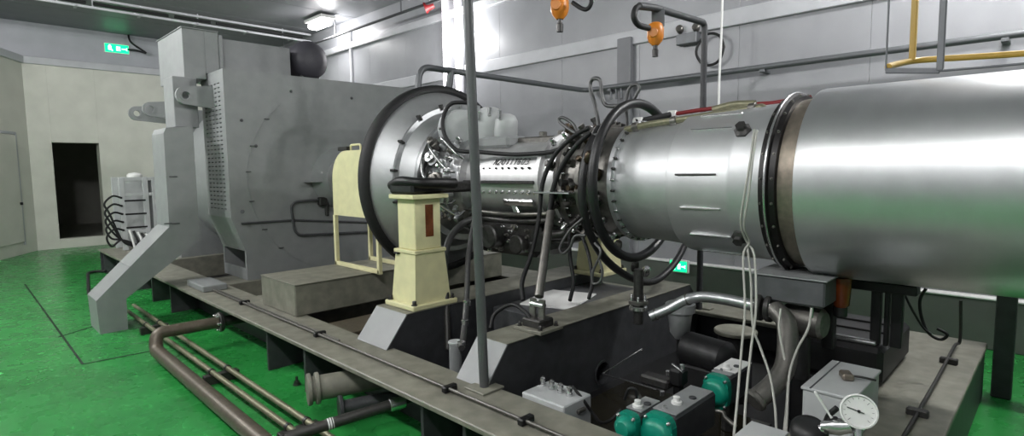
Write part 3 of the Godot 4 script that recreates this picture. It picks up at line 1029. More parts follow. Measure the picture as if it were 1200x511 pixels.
	var bm2 := bolt_mesh(0.008, 0.02)
	for k in 40:
		var deg := k * 9.0
		put(comb, "bolt", bm2, M.steel_bright, ts(-2.335, 0.373, deg), Vector3.RIGHT)
		put(comb, "bolt", bm2, M.cast, ts(-2.182, 0.388, deg + 4), Vector3.RIGHT)
	for k in 30:
		var deg := rng.randf_range(-70, 70)
		var n := Vector3(rng.randf_range(-0.3, 0.3), sin(deg_to_rad(deg)), cos(deg_to_rad(deg)))
		put(comb, "union", um, [M.steel_bright, M.bronze, M.cast][k % 3], ts(rng.randf_range(-2.5, -2.05), 0.37, deg), n, rng.randf_range(1.0, 1.9))
	# two ring hoses round the combustor
	st = S()
	var rp := []
	for k in 56: rp.append(ts(-2.0, 0.50, 360.0 * k / 56))
	tube(st, rp, 0.030, 12, true)
	part(t, "ring_hose", st, M.hose, "dark ring hose round the combustor")
	st = S()
	tube(st, smooth([px(702, 150, -2.1), px(688, 180, -2.1), px(682, 220, -2.1), px(687, 262, -2.1), px(708, 302, -2.1), px(738, 325, -2.1), px(765, 330, -2.1), px(788, 312, -2.1), px(803, 285, -2.15), px(806, 268, -2.2)], 6), 0.026, 12)
	part(t, "ring_hose", st, M.hose)
	for q in [[690, 184, "bronze"], [700, 205, "bronze"], [697, 235, "steel_bright"], [715, 280, "steel_bright"], [724, 288, "steel_dull"], [744, 312, "cast"], [757, 318, "steel_bright"]]:
		st = S()
		var c := px(q[0], q[1], -2.06)
		lathe(st, [[-0.035, 0.0], [-0.035, 0.022], [-0.015, 0.03], [0.015, 0.03], [0.035, 0.02], [0.035, 0.0]], c, Vector3(0.4, 0.8, 0.2), 6)
		part(t, "hose_union", st, M[q[2]])
	# hot section shells
	st = S()
	lathe(st, [[-1.985, 0.36], [-1.98, 0.385], [-1.95, 0.385], [-1.945, 0.365], [-1.85, 0.364], [-1.72, 0.370], [-1.62, 0.380], [-1.575, 0.384], [-1.575, 0.36]], O, Vector3.RIGHT, 96)
	var hot := part(t, "hot_section_case", st, M.hot_shell)
	for k in 36:
		var deg := k * 10.0 + 3.0
		put(hot, "bolt", bm2, M.steel_bright if k % 3 == 0 else M.cast, ts(-1.952, 0.375, deg), Vector3.RIGHT, 1.0)
	st = S()
	lathe(st, [[-1.575, 0.36], [-1.575, 0.405], [-1.568, 0.409], [-1.24, 0.418], [-1.235, 0.421], [-1.21, 0.421], [-1.205, 0.419], [-1.05, 0.425]], O, Vector3.RIGHT, 96)
	var hs := part(t, "exhaust_shell", st, M.hot_shell)
	for q in [[-1.36, 62, "steel_bright"], [-1.37, 44, "steel_bright"], [-1.40, 7, "cast"], [-1.38, -18, "steel_bright"], [-1.36, -42, "steel_bright"], [-1.36, -68, "steel_bright"]]:
		st = S()
		box(st, ts(q[0], 0.416, q[1]), Vector3(0.23, 0.010, 0.012), Basis(Vector3.RIGHT, -deg_to_rad(q[1])), 0.003)
		part(hs, "weld_strip", st, M[q[2]])
	# black clamping band with paired bolts
	st = S()
	lathe(st, [[-1.065, 0.42], [-1.06, 0.450], [-1.04, 0.456], [-1.034, 0.468], [-1.016, 0.468], [-1.01, 0.456], [-0.985, 0.450], [-0.98, 0.42]], O, Vector3.RIGHT, 96)
	var bd := part(t, "clamp_band", st, M.band, "black bolted clamping band")
	for k in 24:
		var deg := k * 15.0 + 4.0
		var n := Vector3(0, sin(deg_to_rad(deg)), cos(deg_to_rad(deg)))
		for x in [-1.048, -0.997]:
			put(bd, "bolt", bm, M.steel_dull, ts(x, 0.452, deg), n, 0.7)
	st = S()
	tube(st, (func():
		var a := []
		for k in 72: a.append(ts(-1.025, 0.469, k * 5.0))
		return a).call(), 0.006, 6, true)
	part(bd, "wire_seal", st, M.steel_bright)

func build_exhaust():
	var O := Vector3(0, AY, AZ)
	var t := thing("exhaust_duct", "large brushed silver exhaust cylinder joined to the turbine", "exhaust duct", Vector3(0.1, 0.93, AZ))
	var st := S()
	lathe(st, [[-0.985, 0.41], [-0.98, 0.430], [-0.80, 0.446], [-0.80, 0.41]], O, Vector3.RIGHT, 96)
	part(t, "collar", st, M.collar, "dull brownish steel collar")
	st = S()
	lathe(st, [[-0.86, 0.445], [-0.892, 0.452], [-0.90, 0.463], [-0.895, 0.473], [-0.88, 0.476], [1.9, 0.476], [1.9, 0.0]], O, Vector3.RIGHT, 128)
	part(t, "outer_cylinder", st, M.exhaust)

# ================================================================ supports, struts, hoses
func build_mounts():
	var pos := [[-2.32, "cream"], [-4.08, "cream"]]
	var labs := ["cream steel pedestal with a rust red slot carrying the turbine on the aisle side", "cream steel pedestal half hidden behind the turbine on the wall side"]
	for i in 2:
		var z0: float = pos[i][0]
		var c := Vector3(-3.20 if i == 0 else -2.95, 0.556, z0)
		var t := thing("pedestal", labs[i], "pedestal", c)
		var st := S()
		bspan(st, c + Vector3(-0.17, 0.0, -0.19), c + Vector3(0.17, 0.035, 0.19), 0.006)
		part(t, "base_plate", st, M.cream)
		# tapered lower body
		st = S()
		var a := [Vector3(-0.14, 0.035, 0.15), Vector3(0.14, 0.035, 0.15), Vector3(0.14, 0.035, -0.15), Vector3(-0.14, 0.035, -0.15)]
		var b := [Vector3(-0.115, 0.37, 0.125), Vector3(0.115, 0.37, 0.125), Vector3(0.115, 0.37, -0.125), Vector3(-0.115, 0.37, -0.125)]
		for k in 4:
			var m := (k + 1) % 4
			fquad(st, c + a[k], c + a[m], c + b[m], c + b[k], a[k] + a[m])
		fquad(st, c + b[0], c + b[1], c + b[2], c + b[3], Vector3.UP)
		part(t, "lower_body", st, M.cream)
		st = S()
		bspan(st, c + Vector3(-0.125, 0.37, -0.135), c + Vector3(0.125, 0.395, 0.135), 0.004)
		part(t, "collar_plate", st, M.cream)
		st = S()
		bspan(st, c + Vector3(-0.10, 0.395, -0.11), c + Vector3(0.10, 0.74, 0.11), 0.006)
		var up := part(t, "upper_body", st, M.cream)
		st = S()
		bspan(st, c + Vector3(-0.145, 0.74, -0.15), c + Vector3(0.145, 0.772, 0.15), 0.005)
		part(t, "cap_plate", st, M.cream)
		st = S()
		bspan(st, c + Vector3(0.097, 0.48, -0.045), c + Vector3(0.102, 0.70, 0.022), 0.001)
		part(up, "slot", st, M.rust_red, "rust red slot plate")
		st = S()
		bspan(st, c + Vector3(-0.11, 0.36, -0.14), c + Vector3(-0.06, 0.372, 0.15), 0.003)
		part(t, "shim", st, M.black)
		for q in [[0.14, 0.16], [-0.14, 0.16], [0.14, -0.16], [-0.14, -0.16]]:
			put(t, "bolt", bolt_mesh(0.014, 0.03), M.cast, c + Vector3(q[0], 0.036, q[1]))
		# mount block and black boot between pedestal and engine
		st = S()
		box(st, c + Vector3(0.0, 0.81, -0.18 if i == 0 else 0.18), Vector3(0.20, 0.075, 0.5), Basis.IDENTITY, 0.02)
		part(t, "mount_block", st, M.cast)
		if i == 0:
			var bt := thing("rubber_boot", "black rubber boot wrapped over the top of the cream pedestal", "boot", c + Vector3(0, 0.772, 0))
			st = S()
			box(st, c + Vector3(0.0, 0.81, 0.02), Vector3(0.24, 0.07, 0.28), Basis(Vector3.UP, 0.1), 0.03)
			part(bt, "pad", st, M.black)
			st = S()
			tube(st, smooth([c + Vector3(-0.14, 0.83, 0.12), c + Vector3(0.0, 0.86, 0.14), c + Vector3(0.13, 0.85, 0.10), c + Vector3(0.17, 0.845, -0.05), c + Vector3(0.18, 0.84, -0.18)], 6), 0.035, 12)
			part(bt, "roll", st, M.black)
	# grey plates on the support deck between the pedestals
	var st := S()
	box(st, Vector3(-2.80, 0.466, -3.35), Vector3(0.42, 0.012, 0.55), Basis(Vector3.UP, 0.3), 0.003)
	solo("sheet_plate", st, M.white, "loose pale sheet lying between the girders under the compressor", "sheet")
	st = S()
	bspan(st, Vector3(-3.03, 0.06, -4.1), Vector3(-2.34, 0.46, -2.85), 0.006)
	solo("oil_tank", st, M.paint_dark, "grey box tank sunk between the two support girders", "tank")
	# strut between girder and engine
	var top := pz(649, 224, -2.84)
	var bot := Vector3(-2.17, 0.70, -2.40)
	var s := thing("support_strut", "slim steel support strut with a clevis foot on the second girder", "strut", Vector3(-2.17, 0.556, -2.4))
	st = S()
	cyl(st, bot.lerp(top, 0.06), bot.lerp(top, 0.80), 0.028, 16)
	part(s, "rod", st, M.steel_dull)
	st = S()
	cyl(st, bot.lerp(top, 0.80), bot.lerp(top, 0.94), 0.016, 12)
	part(s, "rod_end", st, M.cast)
	st = S()
	cyl(st, bot.lerp(top, 0.94) + Vector3(0, 0, 0.0), top, 0.028, 12)
	part(s, "rod_end", st, M.cast)
	st = S()
	cyl(st, bot + Vector3(-0.05, 0, 0), bot + Vector3(0.05, 0, 0), 0.02, 12)
	part(s, "pin", st, M.steel_bright)
	for dx in [-0.035, 0.035]:
		st = S()
		bar(st, bot + Vector3(dx, -0.10, 0.01), bot + Vector3(dx, 0.035, 0), 0.018, 0.045, 0.004)
		part(s, "clevis_ear", st, M.steel_dull)
	st = S()
	box(st, Vector3(bot.x, 0.60, bot.z), Vector3(0.14, 0.05, 0.13), Basis.IDENTITY, 0.008)
	part(s, "clevis_base", st, M.cast)
	st = S()
	box(st, Vector3(bot.x, 0.566, bot.z), Vector3(0.22, 0.02, 0.20), Basis.IDENTITY, 0.003)
	part(s, "foot_plate", st, M.skid)
	for q in [[-0.08, -0.07], [0.08, -0.07], [-0.08, 0.07], [0.08, 0.07]]:
		put(s, "bolt", bolt_mesh(0.01, 0.025), M.cast, Vector3(bot.x + q[0], 0.577, bot.z + q[1]))
	st = S()
	box(st, Vector3(-2.36, 1.335, AZ + 0.38), Vector3(0.30, 0.014, 0.16), Basis.IDENTITY, 0.003)
	part(s, "bracket_plate", st, M.steel_bright)
	# upright pole
	var p0 := Vector3(-2.12, SK, -1.922)
	var pl := thing("upright_pole", "dark grey upright pole bolted to the base frame edge", "pole", p0)
	st = S()
	cyl(st, p0 + Vector3(0, 0.008, 0), Vector3(-2.12, CY - 0.02, -1.792), 0.025, 24)
	part(pl, "shaft", st, M.pole)
	st = S()
	box(st, p0 + Vector3(0, 0.006, 0), Vector3(0.15, 0.012, 0.15), Basis(Vector3.UP, 0.0), 0.003)
	part(pl, "base_plate", st, M.skid)
	# corrugated hoses beside the pole
	var h := thing("metal_hose", "braided steel hose dropping from the engine to the girder foot beside the pole", "hose", py(541, 410, SK))
	st = S()
	tube(st, smooth([pz(556, 258, -2.8), pz(549, 300, -2.6), pz(547, 345, -2.45), pz(544, 385, -2.3), pz(541, 408, -2.15)], 7), 0.02, 10)
	part(h, "hose", st, M.braid)
	for q in [[547, 355, -2.42], [545, 378, -2.32], [541, 404, -2.17]]:
		st = S()
		var c := pz(q[0], q[1], q[2])
		cyl(st, c + Vector3(0, -0.02, 0), c + Vector3(0, 0.02, 0), 0.027, 6)
		part(h, "union", st, M.steel_bright)
	h = thing("metal_hose", "grey braided hose curving from the engine down behind the cream pedestal", "hose", pz(522, 395, -2.4))
	st = S()
	tube(st, smooth([pz(556, 256, -2.85), pz(540, 264, -2.75), pz(526, 282, -2.6), pz(521, 310, -2.5), pz(523, 345, -2.45)], 7), 0.026, 10)
	part(h, "hose", st, M.braid)
	st = S()
	cyl(st, pz(523, 343, -2.45), pz(525, 410, -2.35), 0.022, 12)
	part(h, "pipe", st, M.pipe_dark)
	st = S()
	var cn := py(519, 418, 0.36)
	var cnt := thing("oil_cup", "small round grey cup beside the base frame edge behind the pole", "cup", Vector3(cn.x, 0.06, cn.z - 0.1))
	cyl(st, Vector3(cn.x, 0.06, cn.z - 0.1), Vector3(cn.x, 0.42, cn.z - 0.1), 0.04, 20)
	part(cnt, "body", st, M.paint)
	st = S()
	cyl(st, Vector3(cn.x, 0.42, cn.z - 0.1), Vector3(cn.x, 0.435, cn.z - 0.1), 0.045, 20)
	part(cnt, "lid", st, M.paint_light)
	# black cables over the engine and down its flank
	var cab := [
		["black power cable lying along the top of the compressor case", [[548, 120, -2.95], [528, 122, -2.85], [519, 140, -2.8], [522, 160, -2.78], [536, 176, -2.80], [560, 178, -2.86], [600, 181, -2.90], [640, 179, -2.9], [655, 175, -2.9]], 0.016],
		["thick black cable bent from the fuel ring down the strut on its compressor side", [[690, 150, -2.85], [672, 160, -2.82], [650, 182, -2.8], [636, 215, -2.78], [631, 260, -2.75], [622, 300, -2.68], [612, 330, -2.55], [613, 352, -2.5]], 0.015],
		["thick black cable running beside the strut from the fuel ring", [[692, 155, -2.84], [676, 170, -2.8], [660, 192, -2.78], [650, 215, -2.76], [645, 240, -2.75], [640, 275, -2.7]], 0.017],
		["black cable hanging in a loop under the fuel ring", [[667, 268, -2.8], [668, 300, -2.7], [672, 330, -2.65], [668, 352, -2.55]], 0.012],
		["black cable curving beside the strut foot above the girder", [[575, 385, -2.3], [580, 368, -2.35], [600, 357, -2.4], [618, 368, -2.38], [622, 378, -2.35]], 0.012],
		["second black cable hanging below the fuel ring", [[682, 276, -2.75], [690, 300, -2.7], [694, 330, -2.62], [690, 350, -2.55]], 0.011]]
	for c in cab:
		st = S()
		var pts := []
		for q in c[1]: pts.append(pz(q[0], q[1], q[2]))
		tube(st, smooth(pts, 7), c[2], 9)
		solo("black_cable", st, M.rubber, c[0], "cable")
	# steel hose loops above and below the fuel ring
	var loops := [
		["tall grey hose loop standing above the fuel ring", [[702, 150, -3.0], [698, 125, -3.05], [692, 104, -3.1], [694, 93, -3.1], [703, 94, -3.1], [705, 110, -3.1], [710, 123, -3.1], [725, 124, -3.1], [740, 120, -3.1]], 0.013],
		["narrow pale hose loop above the ring beside the hot section", [[735, 150, -3.2], [734, 120, -3.2], [738, 103, -3.2], [746, 99, -3.2], [749, 105, -3.2], [742, 118, -3.2]], 0.010],
		["flat steel hose loop in front of the ring over the compressor end", [[700, 158, -2.85], [680, 158, -2.84], [665, 150, -2.86], [655, 141, -2.88], [660, 138, -2.9], [672, 146, -2.9], [678, 160, -2.88]], 0.011],
		["steel hose bent under the flank of the combustor", [[683, 256, -2.72], [668, 270, -2.70], [656, 290, -2.68], [660, 297, -2.66], [668, 290, -2.66], [674, 277, -2.66], [686, 276, -2.68]], 0.009],
		["steel hose loop hanging below the combustor", [[697, 285, -2.62], [704, 296, -2.6], [695, 318, -2.6], [695, 332, -2.6], [703, 330, -2.6], [706, 318, -2.6], [702, 305, -2.6]], 0.008]]
	for c in loops:
		st = S()
		var pts := []
		for q in c[1]: pts.append(pz(q[0], q[1], q[2]))
		tube(st, smooth(pts, 7), c[2], 9)
		solo("steel_hose", st, M.braid, c[0], "hose")
	# pipes lying on top of the hot section
	st = S()
	var ol := thing("purge_pipe", "olive grey pipe lying along the top of the hot section", "pipe", ts(-1.6, 0.45, 75))
	tube(st, smooth([pz(733, 152, -3.0), pz(760, 146, -3.02), pz(800, 140, -3.05), pz(845, 133, -3.08), pz(884, 127, -3.1), pz(893, 126, -3.1), pz(898, 131, -3.08)], 7), 0.020, 12)
	part(ol, "pipe", st, M.pipe_olive)
	for q in [[745, 149, -3.01], [790, 142, -3.045], [882, 127, -3.1]]:
		st = S()
		var c := pz(q[0], q[1], q[2])
		cyl(st, c + Vector3(-0.02, 0, 0), c + Vector3(0.02, 0.003, 0), 0.028, 12)
		part(ol, "clamp", st, M.steel_dull)
	st = S()
	tube(st, smooth([pz(835, 129, -3.12), pz(860, 123, -3.15), pz(885, 122, -3.15)], 6), 0.022, 10)
	part(ol, "side_pipe", st, M.pipe_olive)
	st = S()
	var rd := thing("red_hose", "red hose running along the far top of the turbine to the exhaust", "hose", pz(850, 125, -3.45))
	tube(st, [pz(788, 134, -3.4), pz(820, 129, -3.42), pz(860, 124, -3.45), pz(905, 121, -3.45), pz(950, 114, -3.4)], 0.013, 10)
	part(rd, "hose", st, M.red)
	st = S()
	tube(st, [pz(745, 143, -3.2), pz(788, 134, -3.4)], 0.02, 10)
	part(rd, "black_end", st, M.rubber)
	for q in [[788, 134, -3.4], [748, 142, -3.22]]:
		st = S()
		var c := pz(q[0], q[1], q[2])
		cyl(st, c + Vector3(-0.03, 0, 0), c + Vector3(0.03, 0, 0), 0.025, 12)
		part(rd, "union", st, M.white)
	# thermocouple heads and their pale wires
	var th := thing("thermocouple_head", "small dark thermocouple head on the upper flank of the hot section", "sensor", ts(-1.19, 0.42, 40))
	st = S()
	var hp := ts(-1.19, 0.415, 40)
	lathe(st, [[-0.01, 0], [-0.01, 0.045], [0.015, 0.045], [0.03, 0.028], [0.05, 0.028], [0.05, 0]], hp, Vector3(0, 0.64, 0.77), 6)
	part(th, "base", st, M.cast)
	th = thing("thermocouple_head", "small dark thermocouple head low on the flank of the hot section", "sensor", ts(-1.19, 0.42, -40))
	st = S()
	hp = ts(-1.19, 0.415, -40)
	lathe(st, [[-0.01, 0], [-0.01, 0.045], [0.015, 0.045], [0.03, 0.028], [0.05, 0.028], [0.05, 0]], hp, Vector3(0, -0.64, 0.77), 6)
	part(th, "base", st, M.cast)
	var wires := [
		[[884, 152, -2.78], [879, 190, -2.68], [873, 225, -2.66], [868, 262, -2.70], [876, 285, -2.78], [884, 300, -2.75], [886, 360, -2.6], [880, 410, -2.45], [874, 470, -2.3], [872, 511, -2.2]],
		[[887, 153, -2.78], [881, 195, -2.67], [877, 230, -2.65], [872, 265, -2.69], [878, 284, -2.77], [871, 300, -2.74], [873, 360, -2.6], [869, 410, -2.45], [864, 470, -2.3], [860, 511, -2.2]],
		[[876, 290, -2.78], [880, 330, -2.7], [882, 380, -2.6], [892, 410, -2.55], [902, 440, -2.5], [908, 475, -2.45], [910, 511, -2.4], [911, 540, -2.35]],
		[[951, 362, -2.75], [947, 385, -2.7], [934, 410, -2.65], [925, 440, -2.6], [922, 490, -2.5], [919, 530, -2.4]],
		[[915, 362, -2.75], [913, 385, -2.7], [919, 420, -2.65], [923, 450, -2.6], [920, 495, -2.5], [916, 530, -2.4]]]
	var wl := ["pale sensor wire hanging from the upper thermocouple head outermost to the exhaust", "pale sensor wire hanging from the upper thermocouple head outermost to the compressor", "pale wire from the lower thermocouple head to the elbow pipe", "pale wire dropping from the exhaust end of the grey tank", "pale wire dropping from the middle of the grey tank"]
	for i in wires.size():
		st = S()
		var pts := []
		for q in wires[i]: pts.append(pz(q[0], q[1], q[2]))
		tube(st, smooth(pts, 7), 0.0055, 7)
		solo("sensor_wire", st, M.wire, wl[i], "wire")

# ================================================================ floor pipes along the skid
func build_floor_pipes():
	var t := thing("drain_pipe", "thick brownish pipe with an elbow from the base frame running along the floor", "pipe", Vector3(-5.2, 0, -1.15))
	var st := S()
	var e := Vector3(-5.20, 0.16, -1.17)
	tube(st, rounded([Vector3(-5.17, 0.20, -1.60), Vector3(-5.20, 0.20, -1.14), Vector3(-5.15, 0.075, -1.12), Vector3(-2.0, 0.06, -1.10)], 0.10, 8), 0.050, 16)
	part(t, "pipe", st, M.pipe_brown)
	st = S()
	cyl(st, Vector3(-5.17, 0.20, -1.635), Vector3(-5.17, 0.20, -1.60), 0.085, 24)
	var fl := part(t, "flange", st, M.cast)
	st = S()
	tube(st, [Vector3(-5.17, 0.20, -1.90), Vector3(-5.17, 0.20, -1.63)], 0.045, 16)
	part(t, "stub", st, M.pipe_dark)
	for k in 6:
		var a := TAU * k / 6.0
		put(fl, "bolt", bolt_mesh(0.010, 0.028), M.steel_bright, Vector3(-5.17 + 0.066 * cos(a), 0.20 + 0.066 * sin(a), -1.60), Vector3(0, 0, 1))
	var names := ["thin pale pipe on the floor nearest the base frame", "thin pale pipe on the floor between its twin and the thick drain pipe"]
	var i := 0
	for z in [-1.36, -1.255]:
		st = S()
		tube(st, [Vector3(-7.05 + 0.28 * i, 0.085, z), Vector3(-4.0, 0.085, z), Vector3(-2.0, 0.085, z)], 0.019, 12)
		solo("floor_pipe", st, M.pipe_olive, names[i], "pipe")
		i += 1
	i = 0
	var at := ["beside the slanted duct foot", "midway along the pipes", "beside the flanged stub"]
	for x in [-6.05, -4.25, -3.0]:
		var s := thing("pipe_support", "small dark channel under the thin floor pipes " + at[i], "support", Vector3(x, 0, -1.3))
		st = S()
		bspan(st, Vector3(x - 0.03, 0.0, -1.43), Vector3(x + 0.03, 0.066, -1.20), 0.004)
		part(s, "channel", st, M.pipe_dark)
		for z in [-1.36, -1.255]:
			st = S()
			lathe(st, [[-0.012, 0.024], [0.012, 0.024], [0.012, 0.0195], [-0.012, 0.0195], [-0.012, 0.024]], Vector3(x, 0.085, z), Vector3.RIGHT, 14)
			part(s, "strap", st, M.cast)
		i += 1
	# second pipe leaving the frame, with printed tag
	var p := thing("drain_pipe", "dark pipe leaving the base frame with a small printed tag", "pipe", Vector3(-2.7, 0.1, -1.4))
	st = S()
	var a0 := Vector3(-2.60, 0.20, -1.72)
	var a1 := Vector3(-2.78, 0.14, -1.14)
	tube(st, [a0, a0.lerp(a1, 0.5), a1], 0.030, 14)
	part(p, "pipe", st, M.pipe_dark)
	st = S()
	var dd := (a1 - a0).normalized()
	lathe(st, [[0, 0.0308], [0.03, 0.0308]], a0.lerp(a1, 0.60), dd, 16)
	part(p, "tag", st, M.white, "white printed tag band")
	st = S()
	lathe(st, [[0.004, 0.0312], [0.010, 0.0312]], a0.lerp(a1, 0.60), dd, 16)
	lathe(st, [[0.018, 0.0312], [0.022, 0.0312]], a0.lerp(a1, 0.60), dd, 16)
	part(p, "tag_print", st, M.black)
	st = S()
	cyl(st, a0 - dd * 0.03, a0 + dd * 0.06, 0.038, 6)
	part(p, "union", st, M.steel_bright)
	st = S()
	cyl(st, Vector3(a0.x, 0.20, -1.90), a0, 0.024, 12)
	part(p, "stub", st, M.pipe_dark)
	# blank flanged stubs below the flange
	var f := thing("blank_flange_stub", "short grey pipe stub closed by a round blank flange under the base frame edge", "pipe stub", Vector3(-3.15, 0.1, -1.7))
	var fc := py(365, 456, 0.19)
	var dv := Vector3(-0.35, 0, 1).normalized()
	st = S()
	cyl(st, fc, fc + dv * 0.025, 0.095, 32)
	part(f, "blank_flange", st, M.skid)
	st = S()
	cyl(st, fc - dv * 0.045, fc - dv * 0.02, 0.095, 32)
	part(f, "flange", st, M.skid)
	st = S()
	tube(st, [fc - dv * 0.45, fc], 0.075, 20)
	part(f, "pipe", st, M.skid)
	f = thing("blank_flange_stub", "lower grey pipe stub half hidden beneath the base frame", "pipe stub", Vector3(-2.95, 0.05, -1.75))
	fc = py(402, 478, 0.10)
	st = S()
	cyl(st, fc, fc + dv * 0.025, 0.075, 28)
	part(f, "blank_flange", st, M.skid_dark_shaded)
	st = S()
	tube(st, [fc - dv * 0.35, fc], 0.045, 18)
	part(f, "pipe", st, M.skid_dark_shaded)
	for q in [[325, 431, "anchor bolt with nut standing on the floor beside a base frame stiffener"], [348, 451, "anchor bolt with nut standing on the floor beside the blank flange"]]:
		var b := py(q[0], q[1], 0.0)
		st = S()
		lathe(st, [[0, 0.03], [0.008, 0.03], [0.008, 0.02], [0.03, 0.02], [0.03, 0.009], [0.06, 0.009], [0.06, 0]], b, Vector3.UP, 6)
		solo("anchor_bolt", st, M.cast, q[2], "bolt")

# ================================================================ things inside the skid
func build_skid_fittings():
	var st := S()
	# box with four cable glands
	var b := thing("gland_box", "pale grey box with four metal cable glands beside the second girder", "junction box", Vector3(-1.66, 0.2, -1.95))
	bspan(st, Vector3(-1.91, 0.10, -2.20), Vector3(-1.635, 0.372, -1.985), 0.006)
	part(b, "body", st, M.paint_light)
	for k in 4:
		var c := py(636 + k * 10.4, 452 + k * 4.0, 0.372)
		st = S()
		lathe(st, [[0, 0.017], [0.012, 0.017], [0.012, 0.013], [0.025, 0.013], [0.027, 0.016], [0.042, 0.015], [0.046, 0.009], [0.05, 0.009], [0.05, 0]], Vector3(c.x, 0.372, c.z), Vector3.UP, 10)
		part(b, "gland", st, M.steel_bright)
	st = S()
	box(st, px(681, 481, -1.63), Vector3(0.02, 0.02, 0.06), Basis.IDENTITY, 0.004)
	part(b, "latch", st, M.steel_dull)
	st = S()
	tube(st, smooth([py(671, 453, 0.39), py(683, 468, 0.36), py(693, 482, 0.30), py(704, 495, 0.25), py(716, 492, 0.25), py(728, 480, 0.30)], 7), 0.008, 8)
	solo("black_cable", st, M.rubber, "black cable drooping from the gland box to the small actuator", "cable")
	# oily plate below
	st = S()
	bspan(st, Vector3(-1.95, 0.10, -3.0), Vector3(-1.05, 0.13, -2.06), 0.004)
	solo("oil_tray", st, M.oil, "brown oily tray under the teal capped actuators", "tray")
	# three pneumatic actuators with teal end caps
	var acts := [
		[Vector3(-1.325, 0.36, -2.045), 0.09, 0.11, 0.22, "small dark actuator with a teal end cap beside the gland box"],
		[Vector3(-1.205, 0.34, -2.10), 0.13, 0.17, 0.42, "large dark actuator with a teal end cap between the two smaller ones"],
		[Vector3(-1.19, 0.38, -2.63), 0.115, 0.15, 0.30, "dark actuator with a teal end cap and a pale top plate"]]
	for a in acts:
		var p: Vector3 = a[0]
		var w: float = a[1]
		var h: float = a[2]
		var L: float = a[3]
		var t := thing("valve_actuator", a[4], "actuator", p - Vector3(0, h * 0.5, 0))
		st = S()
		bspan(st, p + Vector3(-w * 0.5, -h * 0.5, -L), p + Vector3(w * 0.5, h * 0.5, -0.03), 0.010)
		part(t, "body", st, M.skid_dark_shaded)
		st = S()
		bspan(st, p + Vector3(-w * 0.44, h * 0.5, -L * 0.96), p + Vector3(w * 0.44, h * 0.5 + 0.006, -0.05), 0.002)
		part(t, "top_plate", st, M.paint)
		st = S()
		var oc := []
		for k in 20:
			var an := TAU * k / 20.0
			var cx: float = cos(an)
			var sy: float = sin(an)
			oc.append([p.x + w * 0.56 * signf(cx) * pow(absf(cx), 0.6), p.y + h * 0.56 * signf(sy) * pow(absf(sy), 0.6)])
		prism_z(st, oc, p.z - 0.03, p.z + 0.012)
		var cap := part(t, "end_cap", st, M.teal, "teal end cap")
		st = S()
		lathe(st, [[0, h * 0.46], [0.022, h * 0.42], [0.036, h * 0.30], [0.036, 0]], p + Vector3(0, 0, 0.011), Vector3(0, 0, 1), 24)
		part(cap, "dome", st, M.teal)
		for q in [[-0.42, 0.42], [0.42, 0.42], [-0.42, -0.42], [0.42, -0.42]]:
			put(cap, "bolt", bolt_mesh(0.006, 0.012), M.steel_bright, p + Vector3(w * q[0], h * q[1], 0.012), Vector3(0, 0, 1))
		st = S()
		lathe(st, [[0, 0.024], [0.012, 0.024], [0.014, 0.015], [0.032, 0.015], [0.034, 0.008], [0.034, 0]], p + Vector3(0, h * 0.5 + 0.005, -L * 0.38), Vector3.UP, 16)
		part(t, "position_knob", st, M.white)
		st = S()
		cyl(st, p + Vector3(w * 0.2, h * 0.5 + 0.005, -L * 0.62), p + Vector3(w * 0.2, h * 0.5 + 0.013, -L * 0.62), 0.017, 14)
		part(t, "port", st, M.skid_dark_shaded)
		put(t, "screw", bolt_mesh(0.008, 0.012), M.steel_bright, p + Vector3(-w * 0.1, h * 0.5 + 0.005, -0.08), Vector3.UP)
		st = S()
		cyl(st, Vector3(p.x, 0.13, p.z - L * 0.5), Vector3(p.x, p.y - h * 0.5 + 0.005, p.z - L * 0.5), w * 0.3, 16)
		part(t, "valve_stem", st, M.cast)
	st = S()
	bspan(st, Vector3(-1.245, 0.456, -2.93), Vector3(-1.135, 0.462, -2.72), 0.002)
	solo("name_plate", st, M.white, "pale plate lying on top of the farthest actuator", "plate")
	st = S()
	tube(st, smooth([py(732, 468, 0.42), py(737, 456, 0.48), py(745, 457, 0.48), py(746, 466, 0.43)], 6), 0.007, 8)
	solo("black_cable", st, M.rubber, "short black cable loop on top of the small actuator", "cable")
	# solenoid block with lever on the larger actuator
	var so := thing("solenoid_valve", "black solenoid valve with a thin steel lever behind the large actuator", "valve", Vector3(-1.32, 0.3, -2.5))
	st = S()
	var sc := py(795, 441, 0.44)
	box(st, sc, Vector3(0.07, 0.09, 0.08), Basis.IDENTITY, 0.012)
	part(so, "coil", st, M.black)
	st = S()
	tube(st, [py(788, 427, 0.50), py(800, 436, 0.49)], 0.006, 8)
	part(so, "lever", st, M.steel_bright)
	st = S()
	box(st, py(770, 446, 0.40), Vector3(0.16, 0.05, 0.08), Basis.IDENTITY, 0.01)
	part(so, "block", st, M.cast)
	for q in [[783, 440, 0.44], [799, 433, 0.5], [776, 464, 0.40]]:
		st = S()
		cyl(st, py(q[0], q[1], q[2]), py(q[0], q[1], q[2]) + Vector3(0, 0.025, 0), 0.012, 8)
		part(so, "fitting", st, M.steel_bright)
	st = S()
	bar(st, sc - Vector3(0, 0.04, 0), Vector3(sc.x, 0.12, sc.z), 0.04, 0.04)
	part(so, "stand", st, M.black)
	# bent thin rod reaching out of the girder hole
	st = S()
	tube(st, rounded([px(752, 409, -1.95), px(706, 438, -2.03), px(770, 457, -1.6)], 0.01), 0.0055, 8)
	solo("bent_rod", st, M.steel_bright, "thin steel rod bent to a point in front of the girder hole", "rod")
	# silver pipe with bend leading to the flange
	var t := thing("oil_pipe", "silver bent oil pipe running from the girder end to a flange under the exhaust", "pipe", py(840, 360, 0.5))
	st = S()
